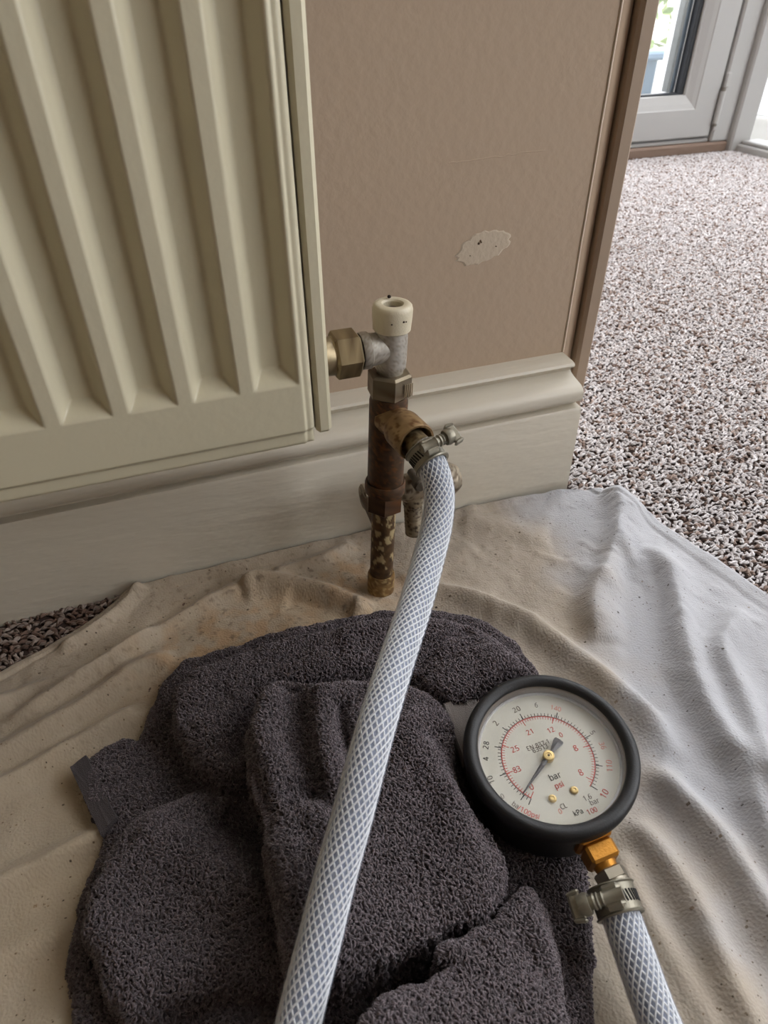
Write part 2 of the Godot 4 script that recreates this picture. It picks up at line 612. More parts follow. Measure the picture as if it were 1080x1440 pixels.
func glazing() -> void:
	var upvc := paint(Color(0.645, 0.64, 0.63), 0.35)
	var seal := paint(Color(0.06, 0.08, 0.11), 0.5)
	var spacer := paint(Color(0.30, 0.36, 0.44), 0.4, 0.4)
	var glass := paint(Color(0.9, 0.97, 0.96, 0.05), 0.02)
	glass.transparency = BaseMaterial3D.TRANSPARENCY_ALPHA
	var wood := paint(Color(0.46, 0.375, 0.315), 0.6)
	relief(wood, noise_tex(0.01, 4, null, 12), 0.05, Vector3(2, 12, 12))

	struct("trim_3", box_between(Vector3(0.42, 0.0, -1.2), Vector3(1.345, 0.024, -1.073), 0.004), wood, "brown timber threshold below the far door")
	var d := thing("door_1", "", "", Vector3(0, 0, -1.09))
	tag(d, "white plastic glazed door at the far end of the carpet", "", "", "structure")
	# frame
	part("door_frame", box_between(Vector3(1.292, 0.024, -0.085), Vector3(1.347, 2.12, 0.012), 0.004), upvc, d)
	part("door_frame", box_between(Vector3(0.42, 0.024, -0.085), Vector3(0.475, 2.12, 0.012), 0.004), upvc, d)
	part("door_frame", box_between(Vector3(0.475, 2.065, -0.085), Vector3(1.292, 2.12, 0.012), 0.004), upvc, d)
	part("door_frame", box_between(Vector3(0.475, 0.024, -0.085), Vector3(1.292, 0.0325, 0.003), 0.002), upvc, d)
	# sash: mitred stiles and rails with a sloping bead
	var x0 := 0.48
	var x1 := 1.2865
	var y0 := 0.0365
	var y1 := 2.06
	for s in 4:
		var k := Pile.new()
		var corner := func(which: int, inset: float, z: float) -> Vector3:
			var px: float = x1 - inset if which in [1, 2] else x0 + inset
			var py: float = y1 - inset if which in [2, 3] else y0 + inset
			return Vector3(px, py, z)
		var a: int = s
		var b: int = (s + 1) % 4
		var steps := [[0.0, -0.06], [0.0, 0.005], [0.003, 0.008], [0.0615, 0.008], [0.064, 0.006], [0.074, 0.003], [0.0865, -0.0025], [0.0905, -0.004], [0.0915, -0.008], [0.0915, -0.06]]
		for i in steps.size() - 1:
			var q: Array = [corner.call(a, steps[i][0], steps[i][1]), corner.call(b, steps[i][0], steps[i][1]), corner.call(b, steps[i + 1][0], steps[i + 1][1]), corner.call(a, steps[i + 1][0], steps[i + 1][1])]
			var inward: Vector3 = (Vector3((x0 + x1) / 2, (y0 + y1) / 2, 0) - (q[0] + q[1]) / 2.0)
			inward.z = 0
			var along_axis := Vector3(1, 0, 0) if s % 2 == 0 else Vector3(0, 1, 0)
			inward = (inward - along_axis * inward.dot(along_axis)).normalized()
			var dz: float = steps[i + 1][1] - steps[i][1]
			var di: float = steps[i + 1][0] - steps[i][0]
			var out: Vector3 = (Vector3(0, 0, 1) * di - inward * dz)
			k.face(q, Color.WHITE, out)
		part(["bottom_rail", "stile", "top_rail", "stile"][s], k.mesh(), upvc, d)
	var p := part("pane", box_between(Vector3(x0 + 0.085, y0 + 0.085, -0.0305), Vector3(x1 - 0.085, y1 - 0.085, -0.0295), 0.0003), glass, d)
	p.set_meta("label", "clear glass of the far door")
	var gk := Pile.new()
	add_box(gk, Vector3(0.012, y1 - y0 - 0.18, 0.02), 0.001, Transform3D(Basis(), Vector3(x1 - 0.0975, (y0 + y1) / 2, -0.022)))
	add_box(gk, Vector3(x1 - x0 - 0.20, 0.004, 0.02), 0.001, Transform3D(Basis(), Vector3((x0 + x1) / 2, y0 + 0.0935, -0.022)))
	part("gasket", gk.mesh(), seal, d).set_meta("label", "dark rubber gasket")
	gk = Pile.new()
	add_box(gk, Vector3(0.010, y1 - y0 - 0.19, 0.012), 0.001, Transform3D(Basis(), Vector3(x1 - 0.1085, (y0 + y1) / 2, -0.038)))
	part("spacer_bar", gk.mesh(), spacer, d)
	gk = Pile.new()
	add_box(gk, Vector3(0.009, y1 - y0 - 0.19, 0.02), 0.001, Transform3D(Basis(), Vector3(x1 - 0.118, (y0 + y1) / 2, -0.045)))
	part("gasket", gk.mesh(), seal, d)
	# hinge
	var hinge := part("hinge", tube(PackedVector3Array([Vector3(1.2895, 0.066, 0.014), Vector3(1.2895, 0.134, 0.014)]), 0.0065, 16), upvc, d)
	part("hinge_pin", tube(PackedVector3Array([Vector3(1.2895, 0.134, 0.014), Vector3(1.2895, 0.142, 0.014)]), 0.0055, 12), paint(Color(0.45, 0.43, 0.4), 0.5), hinge)
	part("hinge_pin", tube(PackedVector3Array([Vector3(1.2895, 0.060, 0.014), Vector3(1.2895, 0.066, 0.014)]), 0.0055, 12), paint(Color(0.45, 0.43, 0.4), 0.5), hinge)
	part("hinge_leaf", box_between(Vector3(1.289, 0.140, 0.008), Vector3(1.303, 0.172, 0.016), 0.003), upvc, hinge)
	part("hinge_leaf", box_between(Vector3(1.289, 0.050, 0.008), Vector3(1.301, 0.060, 0.014), 0.002), upvc, hinge)

	# side windows: corner post, sill, and three tall panes along the right-hand wall
	var w := thing("window_1", "", "", Vector3(0, 0, 0))
	tag(w, "tall white framed side windows right of the far door plus an added near window", "", "", "structure")
	part("corner_post", box_between(Vector3(1.345, 0.0, -1.2), Vector3(1.405, 2.12, -1.062), 0.004), upvc, w)
	part("sill", box_between(Vector3(1.366, 0.0, -1.075), Vector3(1.47, 0.018, 0.30), 0.003), upvc, w)
	part("head_rail", box_between(Vector3(1.372, 2.07, -1.062), Vector3(1.43, 2.12, 0.30), 0.004), upvc, w)
	part("bottom_rail", box_between(Vector3(1.376, 0.018, -1.062), Vector3(1.43, 0.026, 0.30), 0.002), upvc, w)
	part("sill", box_between(Vector3(1.30, 0.25, 0.40), Vector3(1.47, 0.275, 1.86), 0.004), upvc, w)  # near window, out of view, added to light the radiator from the right
	for z in [0.43, 1.13, 1.83]:
		part("mullion", box_between(Vector3(1.372, 0.275, z - 0.03), Vector3(1.43, 2.25, z + 0.03), 0.004), upvc, w)
	for q in [[0.46, 1.10], [1.16, 1.80]]:
		part("pane", box_between(Vector3(1.402, 0.275, q[0]), Vector3(1.4035, 2.25, q[1]), 0.0003), glass, w)
	for z in [-0.36, 0.27]:
		part("mullion", box_between(Vector3(1.372, 0.018, z - 0.03), Vector3(1.43, 2.12, z + 0.03), 0.004), upvc, w)
	for q in [[-1.062, -0.39], [-0.33, 0.24]]:
		part("pane", box_between(Vector3(1.402, 0.026, q[0]), Vector3(1.4035, 2.07, q[1]), 0.0003), glass, w)
	part("keep", box_between(Vector3(1.3645, 0.069, -1.0795), Vector3(1.366, 0.083, -1.0755), 0.0005), paint(Color(0.28, 0.25, 0.2), 0.5), w)

func garden() -> void:
	var paving := paint(Color(0.50, 0.49, 0.47), 0.9)
	struct("ground", box_between(Vector3(-3, -0.3, -6.0), Vector3(6, -0.12, 4.0), 0.001), paving, "pale paving outside the glazing")
	var white := paint(Color(0.86, 0.87, 0.88), 0.5)
	var p := thing("fence_post", "white capped post outside the far door, right of the planter", "post", Vector3(1.86, -0.12, -1.95))
	part("shaft", box(Vector3(0.07, 1.0, 0.07), 0.006, Transform3D(Basis(), Vector3(0, 0.5, 0))), white, p)
	part("cap", box(Vector3(0.09, 0.03, 0.09), 0.01, Transform3D(Basis(), Vector3(0, 1.015, 0))), white, p)
	var f := thing("added_fence", "tall pale board fence added outside the side windows to cut their light", "fence", Vector3(2.45, -0.12, 0))  # added to hold low sky light off the side windows and door
	for i in 21:
		part("board", box(Vector3(0.02, 1.85, 0.138), 0.004, Transform3D(Basis(), Vector3(0.004 * (i % 2), 0.94, -2.6 + i * 0.145))), white, f)
	for y in [0.4, 1.5]:
		part("rail", box(Vector3(0.04, 0.08, 3.0), 0.004, Transform3D(Basis(), Vector3(0.035, y, -1.15))), white, f)
	var t := thing("planter", "blue grey trough planter outside the far door", "planter", Vector3(1.80, -0.12, -2.35))
	part("trough", box(Vector3(0.42, 0.22, 0.24), 0.01, Transform3D(Basis(), Vector3(0, 0.11, 0))), paint(Color(0.33, 0.40, 0.47), 0.6), t)
	part("rim", box(Vector3(0.46, 0.03, 0.28), 0.008, Transform3D(Basis(), Vector3(0, 0.225, 0))), paint(Color(0.42, 0.50, 0.58), 0.6), t)
	# a shrub of separate leaves, joined
	var k := Pile.new()
	for i in 700:
		var d := Vector3(rng.randfn(), rng.randfn(), rng.randfn()).normalized() * (0.35 + 0.65 * rng.randf())
		var c := Vector3(d.x * 0.42, 0.55 + d.y * 0.5, d.z * 0.35)
		var b := Basis.from_euler(Vector3(rng.randf() * TAU, rng.randf() * TAU, rng.randf() * TAU))
		var col := Color(0.16, 0.25, 0.09).lerp(Color(0.32, 0.38, 0.16), rng.randf())
		k.face([c + b * Vector3(0, 0, -0.04), c + b * Vector3(0.018, 0.004, 0), c + b * Vector3(0, 0, 0.04), c + b * Vector3(-0.018, 0.004, 0)], col)
	k.painted = true
	var s := thing("shrub", "green shrub behind the planter outside the far door", "shrub", Vector3(2.55, -0.12, -3.3))
	part("stem", tube(PackedVector3Array([Vector3(0, 0, 0), Vector3(0.02, 0.3, 0), Vector3(0, 0.6, 0.02)]), [0.02, 0.015, 0.008], 8), paint(Color(0.3, 0.22, 0.16), 0.9), s)
	part("foliage", k.mesh(), painted(0.7), s).set_meta("kind", "stuff")

func radiator() -> void:
	var enamel := paint(Color(0.80, 0.77, 0.665), 0.36)
	relief(enamel, noise_tex(0.02, 3, null, 31), 0.012, Vector3(9, 9, 9))
	var r := thing("radiator", "cream enamelled panel radiator with vertical flutes on the wall", "radiator")
	var xs := PackedFloat32Array()
	var x := -0.75
	while x < -0.0555:
		xs.append(x)
		x += 0.0009 if x > -0.26 else 0.0018
	for e in [-0.055, -0.0543, -0.0536, -0.053, -0.0524, -0.0518, -0.0512, -0.0506, -0.0500, -0.0494, -0.0488, -0.0484, -0.0481, -0.0479, -0.0478]:
		xs.append(e)
	var ys := PackedFloat32Array([0.1465, 0.1467, 0.1470, 0.1475, 0.1482, 0.149])
	var y := 0.150
	while y < 0.205:
		ys.append(y)
		y += 0.0006
	for e in [0.21, 0.25, 0.3, 0.35, 0.4, 0.5, 0.6, 0.68, 0.7, 0.72]:
		ys.append(e)
	var rows := []
	for yy in ys:
		var row := PackedVector3Array()
		for xx in xs:
			var z := 0.117
			var i := roundf((-0.0667 - xx) / 0.0307)
			if i >= 0.0:
				var u := absf(xx - (-0.0667 - i * 0.0307))
				var a := clampf((0.0116 - u) / 0.0062, 0.0, 1.0)
				var b := clampf((yy - 0.1848) / 0.0085, 0.0, 1.0)
				var m := minf(a, b)
				z -= 0.0085 * lerpf(m, m * m * (3.0 - 2.0 * m), 0.55)
			# raised field on a flange, and the rolled outer edge
			z -= 0.0024 * (1.0 - smoothstep(0.1545, 0.1575, yy))
			z -= 0.0012 * smoothstep(-0.0538, -0.0522, xx)
			var e := minf(yy - 0.1465, -0.0478 - xx)
			if e < 0.003:
				z -= 0.003 - sqrt(maxf(0.0, 0.003 * 0.003 - (0.003 - e) * (0.003 - e)))
			row.append(Vector3(xx, yy, z))
		rows.append(row)
	part("front_panel", grid(rows, Vector3(0, 0, 1)), enamel, r)
	part("back_panel", box_between(Vector3(-0.75, 0.147, 0.086), Vector3(-0.0484, 0.72, 0.1075), 0.002), enamel, r)
	# weld flange down the side, with a thin shadow gap to the front panel
	part("side_flange", box_between(Vector3(-0.0466, 0.1512, 0.088), Vector3(-0.0376, 0.72, 0.1140), 0.0022), enamel, r)
	part("top_grille", box_between(Vector3(-0.75, 0.718, 0.084), Vector3(-0.0376, 0.726, 0.1165), 0.002), enamel, r)
	var brass := painted(0.42, 0.75)
	var tint := func(p: Vector3) -> Color:
		var t := 0.5 + 0.6 * soft.get_noise_3dv(p * 160.0)
		return lin(0.46, 0.40, 0.30).lerp(lin(0.66, 0.60, 0.48), clampf(t, 0, 1))
	var turn := Transform3D(Basis(Vector3(0, 0, 1), -PI / 2), Vector3(0, 0.190, 0.1))
	part("valve_tail", lathe([Vector2(0.0, -0.05), Vector2(0.0105, -0.05), Vector2(0.0105, -0.0318), Vector2(0.0098, -0.0308), Vector2(0.0082, -0.0302), Vector2(0.0082, -0.026), Vector2(0, -0.026)], 36, turn, tint), brass, r).set_meta("label", "brass tail at the radiator end")
	for hx in [-0.62]:
		part("bracket", box_between(Vector3(hx - 0.02, 0.16, 0.0), Vector3(hx + 0.02, 0.70, 0.087), 0.002), enamel, r)

func mottle(a: Color, b: Color, c: Color, scale: float) -> Callable:
	return func(p: Vector3) -> Color:
		var t := 0.5 + 0.75 * soft.get_noise_3dv(p * scale)
		var s := smoothstep(0.12, 0.3, fine.get_noise_3dv(p * scale * 1.7 + Vector3(9, 3, 5)))
		return a.lerp(b, clampf(t, 0, 1)).lerp(c, s)

func pipework() -> void:
	var lean := atan(0.0428)
	var turn := Basis(Vector3(0, 0, 1), -lean)
	# ---- valve
	var v := thing("radiator_valve", "cream capped metal lockshield valve beside the radiator edge", "valve", Vector3(-0.0060, 0, 0.1))
	var up := Transform3D(turn, Vector3.ZERO)
	var chrome := mottle(lin(0.64, 0.62, 0.58), lin(0.78, 0.76, 0.72), lin(0.62, 0.59, 0.54), 330.0)
	var satin := painted(0.46, 0.6)
	var k := Pile.new()
	add_lathe(k, [Vector2(0, 0.172), Vector2(0.0076, 0.172), Vector2(0.0076, 0.1765), Vector2(0.0088, 0.1782), Vector2(0.0091, 0.1815), Vector2(0.0091, 0.1965), Vector2(0.0086, 0.1995), Vector2(0.0086, 0.203), Vector2(0, 0.203)], 48, up, chrome)
	# side inlet: flange, cone, neck
	var side := Transform3D(Basis(Vector3(0, 0, 1), PI / 2), Vector3(0.0081, 0.190, 0))
	add_lathe(k, [Vector2(0, 0.0), Vector2(0.0082, 0.0), Vector2(0.0086, 0.006), Vector2(0.0092, 0.0128), Vector2(0.0102, 0.0135), Vector2(0.0102, 0.0172), Vector2(0.0098, 0.018), Vector2(0, 0.018)], 48, side, chrome)
	part("body", k.mesh(), satin, v)
	var cream := paint(Color(0.80, 0.76, 0.66), 0.4)
	relief(cream, noise_tex(0.05, 3, null, 41), 0.01, Vector3(30, 30, 30))
	var cap := part("cap", lathe([Vector2(0.0, 0.2000), Vector2(0.0098, 0.2000), Vector2(0.0104, 0.2006), Vector2(0.0110, 0.2085), Vector2(0.0110, 0.2120), Vector2(0.0105, 0.2138), Vector2(0.0096, 0.2147), Vector2(0.0075, 0.2150), Vector2(0.0060, 0.2147), Vector2(0.0053, 0.2138), Vector2(0.0053, 0.2090), Vector2(0, 0.2090)], 56, up), cream, v)
	cap.set_meta("label", "cream plastic cap with a hole in its top")
	part("spindle", lathe([Vector2(0, 0.2085), Vector2(0.0047, 0.2085), Vector2(0.0047, 0.2096), Vector2(0.0022, 0.2102), Vector2(0.0022, 0.2122), Vector2(0, 0.2122)], 20, up), paint(Color(0.30, 0.22, 0.15), 0.6, 0.3), cap)
	k = Pile.new()
	for q in [[0.0002, 0.2165, -0.0062, 0.0011], [-0.004, 0.2075, 0.0101, 0.0005], [0.0025, 0.2085, 0.0106, 0.0007], [0.004, 0.2083, 0.0102, 0.0005]]:
		add_lathe(k, [Vector2(0, -q[3]), Vector2(q[3] * 0.8, -q[3] * 0.5), Vector2(q[3], 0), Vector2(q[3] * 0.7, q[3] * 0.6), Vector2(0, q[3] * 0.9)], 10, Transform3D(Basis(), up * Vector3(q[0], q[1] - 0.0005, q[2])))
	part("rust_chip", k.mesh(), paint(Color(0.17, 0.12, 0.08), 0.8), cap)
	var dull := painted(0.45, 0.7)
	var bronze := mottle(lin(0.50, 0.44, 0.33), lin(0.66, 0.59, 0.45), lin(0.40, 0.33, 0.24), 170.0)
	var flat := Transform3D(Basis(Vector3(0, 0, 1), PI / 2) * Basis(Vector3.UP, PI / 6), Vector3(0.0081, 0.190, 0))
	part("union_nut", hexagon(0.0265, 0.0192, 0.0338, flat, bronze), dull, v).set_meta("label", "brass union nut at the radiator tail")
	part("olive_ring", lathe([Vector2(0.006, 0.0165), Vector2(0.0092, 0.0165), Vector2(0.0092, 0.0198), Vector2(0.006, 0.0198)], 36, Transform3D(Basis(Vector3(0, 0, 1), PI / 2), Vector3(0.0081, 0.190, 0))), paint(Color(0.12, 0.09, 0.07), 0.7), v)
	part("union_collar", lathe([Vector2(0.0, 0.0335), Vector2(0.0108, 0.0335), Vector2(0.0096, 0.0368), Vector2(0.0082, 0.0378), Vector2(0.0, 0.0378)], 36, Transform3D(Basis(Vector3(0, 0, 1), PI / 2), Vector3(0.0081, 0.190, 0)), bronze), dull, v)
	var grime := mottle(lin(0.44, 0.40, 0.33), lin(0.58, 0.53, 0.44), lin(0.36, 0.29, 0.21), 190.0)
	var nut := part("lower_nut", hexagon(0.0262, 0.1605, 0.1752, Transform3D(turn * Basis(Vector3.UP, 0.42), Vector3.ZERO), grime), dull, v)
	k = Pile.new()
	for i in 5:
		add_box(k, Vector3(0.0007, 0.008, 0.0006), 0.0002, Transform3D(turn * Basis(Vector3.UP, 0.10 ), turn * Vector3(0.0052 + i * 0.0012, 0.1675, 0.0113 - i * 0.00022)))
	part("stamped_bar", k.mesh(), dull_paint(Color(0.62, 0.56, 0.46)), nut)

	# ---- tee and pipe down to the floor
	var p := thing("supply_pipe", "brown tarnished copper pipe with a tee rising through the dust sheet", "pipe", Vector3(-0.0060, 0, 0.1))
	var copper := painted(0.5, 0.5)
	var brown := mottle(lin(0.24, 0.18, 0.135), lin(0.38, 0.29, 0.21), lin(0.45, 0.30, 0.18), 150.0)
	var ochre := mottle(lin(0.52, 0.42, 0.29), lin(0.64, 0.53, 0.38), lin(0.44, 0.32, 0.20), 120.0)
	var flaky := func(q: Vector3) -> Color:
		var t := 0.5 + 0.8 * soft.get_noise_3dv(q * 170.0)
		var c := lin(0.20, 0.13, 0.08).lerp(lin(0.40, 0.30, 0.18), clampf(t, 0, 1))
		var band := smoothstep(0.025, 0.035, q.y) * smoothstep(0.085, 0.072, q.y)
		var f := fine.get_noise_3dv(q * Vector3(140, 85, 140) + Vector3(3.1, 0.4, 7.7)) + 0.35 * band * (0.5 + 0.5 * sin(atan2(q.z, q.x) * 1.0 - 0.3)) - 0.40
		return c.lerp(lin(0.68, 0.61, 0.46), smoothstep(0.0, 0.03, f))
	k = Pile.new()
	add_lathe(k, [Vector2(0, 0.0975), Vector2(0.0100, 0.0975), Vector2(0.0114, 0.1003), Vector2(0.0114, 0.157), Vector2(0.0106, 0.1606), Vector2(0, 0.1606)], 48, up, brown)
	part("tee_barrel", k.mesh(), copper, p)
	var fwd := Vector3(0.13, -0.012, 1.0).normalized()
	var bx := Vector3.UP.cross(fwd).normalized()
	var out := Transform3D(Basis(bx, fwd, bx.cross(fwd)), Vector3(0.006, 0.1475, 0.0))
	var br := part("tee_branch", lathe([Vector2(0, 0.004), Vector2(0.0108, 0.004), Vector2(0.0098, 0.010), Vector2(0.0094, 0.013), Vector2(0.0098, 0.0160), Vector2(0.0112, 0.0168), Vector2(0.0115, 0.0185), Vector2(0.0115, 0.0338), Vector2(0.0110, 0.0352), Vector2(0.0098, 0.0352), Vector2(0.0092, 0.0340), Vector2(0.0092, 0.028), Vector2(0, 0.028)], 56, out, ochre), painted(0.42, 0.6), p)
	br.set_meta("label", "ochre brass outlet socket facing the room")
	part("hose_barb", lathe([Vector2(0, 0.026), Vector2(0.0068, 0.026), Vector2(0.0068, 0.040), Vector2(0.0058, 0.0405), Vector2(0.0058, 0.043), Vector2(0, 0.043)], 32, out, bronze), dull, p)
	part("collar", lathe([Vector2(0.008, 0.0925), Vector2(0.0128, 0.0925), Vector2(0.0130, 0.0945), Vector2(0.0130, 0.0985), Vector2(0.0122, 0.1005), Vector2(0.008, 0.1005)], 40, up, brown), copper, p)
	part("compression_nut", hexagon(0.0245, 0.078, 0.0925, Transform3D(turn * Basis(Vector3.UP, 0.2), Vector3.ZERO), brown), copper, p)
	var tall := [Vector2(0, -0.002), Vector2(0.0080, -0.002)]
	for i in 60:
		tall.append(Vector2(0.0080 + 0.00025 * soft.get_noise_1d(i * 0.7), 0.0 + i * 0.0014))
	tall.append(Vector2(0, 0.0835))
	part("pipe", lathe(tall, 64, up, flaky), painted(0.55, 0.25), p).set_meta("label", "pipe with flaking cream paint")
	part("floor_socket", lathe([Vector2(0, -0.004), Vector2(0.0094, -0.004), Vector2(0.0097, 0.002), Vector2(0.0096, 0.0195), Vector2(0.0090, 0.0212), Vector2(0.0080, 0.0212)], 48, up, mottle(lin(0.36, 0.25, 0.15), lin(0.60, 0.48, 0.30), lin(0.70, 0.60, 0.42), 120.0)), painted(0.5, 0.4), p)

	# ---- drain cock behind the pipe
	var d := thing("drain_cock", "small painted drain valve with a ribbed spout behind the brown pipe", "valve", Vector3(0.0, 0.0, 0.0))
	var old := mottle(lin(0.50, 0.46, 0.39), lin(0.66, 0.61, 0.53), lin(0.34, 0.28, 0.21), 110.0)
	var lay := Transform3D(Basis(Vector3(0, 0, 1), -PI / 2) , Vector3(0, 0.060, 0.062))
	var stained := painted(0.5, 0.45)
	part("flange", lathe([Vector2(0, -0.0055), Vector2(0.0085, -0.0055), Vector2(0.0098, -0.0045), Vector2(0.0098, 0.0005), Vector2(0.0085, 0.0015), Vector2(0, 0.0015)], 40, lay, old), stained, d)
	part("body", lathe([Vector2(0, 0.0), Vector2(0.0075, 0.0), Vector2(0.0075, 0.022), Vector2(0.0105, 0.026), Vector2(0.0105, 0.045), Vector2(0.0075, 0.048), Vector2(0.0075, 0.054), Vector2(0, 0.054)], 40, lay, old), stained, d)
	part("handle_knob", lathe([Vector2(0, 0.050), Vector2(0.0080, 0.050), Vector2(0.0118, 0.0535), Vector2(0.0128, 0.058), Vector2(0.0120, 0.064), Vector2(0.0090, 0.0685), Vector2(0.004, 0.070), Vector2(0, 0.0702)], 40, lay, old), stained, d)
	var ribs := [Vector2(0, 0)]
	for i in 9:
		ribs.append(Vector2(0.0058, i * 0.0031))
		ribs.append(Vector2(0.0070, i * 0.0031 + 0.0007))
		ribs.append(Vector2(0.0062, i * 0.0031 + 0.0028))
	ribs.append(Vector2(0.0075, 0.029))
	ribs.append(Vector2(0.0075, 0.04))
	ribs.append(Vector2(0, 0.042))
	part("ribbed_spout", lathe(ribs, 36, Transform3D(Basis(Vector3(0, 0, 1), 0.06), Vector3(0.0345, 0.0175, 0.064)), mottle(lin(0.40, 0.35, 0.28), lin(0.58, 0.53, 0.44), lin(0.2, 0.15, 0.1), 130.0)), stained, d)
	k = Pile.new()
	add_lathe(k, [Vector2(0, 0.0), Vector2(0.003, 0.0), Vector2(0.003, 0.012), Vector2(0.0052, 0.013), Vector2(0.0052, 0.018), Vector2(0.004, 0.0195), Vector2(0, 0.0195)], 8, Transform3D(Basis(Vector3(1, 0, 0), PI / 2), Vector3(0.0315, 0.0735, 0.062)))
	part("drain_screw", k.mesh(), paint(Color(0.34, 0.31, 0.27), 0.5, 0.6), d)
	# link back to the pipe so that the cock is carried
	part("link", tube(PackedVector3Array([Vector3(-0.001, 0.060, 0.062), Vector3(-0.003, 0.060, 0.094)]), 0.006, 20), paint(Color(0.34, 0.27, 0.2), 0.5, 0.4), d)

func dull_paint(c: Color) -> StandardMaterial3D:
	return paint(c, 0.55, 0.5)

# ---------------------------------------------------------------- floor coverings
func carpet() -> void:
	# looped pile: short twisted knots laid over the backing
	var k := Pile.new()
	var nb := 6
	# two plies twisted round one another, drooping at both ends
	for ply in 2:
		var first := k.v.size()
		for i in 6:
			var t := i / 5.0
			var tw := t * 3.6 + ply * PI
			var c := Vector3(t * 2.9 - 1.45, 0.15 + 0.55 * sin(t * PI) + 0.30 * sin(tw), 0.34 * cos(tw))
			var r := 0.50 * sin(clampf(t * 0.86 + 0.07, 0, 1) * PI) ** 0.45
			for j in nb:
				var b := TAU * j / nb
				var d := Vector3((t - 0.5) * 0.7, sin(b), cos(b)).normalized()
				k.add(c + Vector3(0, sin(b), cos(b)) * r, d)
		for i in 5:
			for j in nb:
				var p := first + i * nb + j
				var q := first + i * nb + (j + 1) % nb
				k.quad(p, q, q + nb, p + nb)
	var knot := k.mesh()
	var spots: Array[Transform3D] = []
	var tints: Array[Color] = []
	var pitch := 0.0039
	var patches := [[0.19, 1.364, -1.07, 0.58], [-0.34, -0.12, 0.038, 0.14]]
	for q in patches:
		var z: float = q[2]
		while z < q[3]:
			var x: float = q[0]
			while x < q[1]:
				var px := x + rng.randf_range(-0.0014, 0.0014)
				var pz := z + rng.randf_range(-0.0014, 0.0014)
				x += pitch
				if q == patches[0]:
					# none inside the wall end or under the dust sheet
					if px < 0.2175 and pz < 0.004 or px < 0.1915 and pz < 0.043 or px < 0.205 and pz > 0.062 or px < 0.232 and pz > 0.10:
						continue
				var light := rng.randf()
				var s := 0.00185 * rng.randf_range(0.75, 1.25)
				var b := Basis.from_euler(Vector3(rng.randf_range(-0.5, 0.5), rng.randfn() * 0.75, rng.randf_range(-0.35, 0.35))).scaled(Vector3(s, s * 0.95, s))
				spots.append(Transform3D(b, Vector3(px, rng.randf_range(0.0003, 0.0022), pz)))
				var big := 0.5 + 0.5 * soft.get_noise_2d(px * 45.0, pz * 45.0)
				var col := lin(0.71, 0.685, 0.68).lerp(lin(0.87, 0.855, 0.855), rng.randf())
				if q == patches[1]:  # left corner knots darkened: shade under the radiator painted into the pile
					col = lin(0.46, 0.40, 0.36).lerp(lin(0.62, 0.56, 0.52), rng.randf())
				if light < 0.12 + 0.16 * big + (0.22 if q == patches[1] else 0.0):  # more dark knots in that corner, for the same painted shade
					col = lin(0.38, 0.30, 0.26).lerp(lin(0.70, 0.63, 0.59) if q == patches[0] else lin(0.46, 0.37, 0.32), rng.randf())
				tints.append(col)
			z += pitch
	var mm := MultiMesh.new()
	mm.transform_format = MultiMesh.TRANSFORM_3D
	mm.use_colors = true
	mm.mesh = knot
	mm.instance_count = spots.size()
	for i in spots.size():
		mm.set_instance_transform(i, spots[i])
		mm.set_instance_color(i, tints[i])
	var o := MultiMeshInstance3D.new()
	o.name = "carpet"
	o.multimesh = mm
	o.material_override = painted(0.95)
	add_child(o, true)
	tag(o, "beige and brown flecked loop pile carpet leading to the far door", "carpet", "", "stuff")
	print("knots ", spots.size())

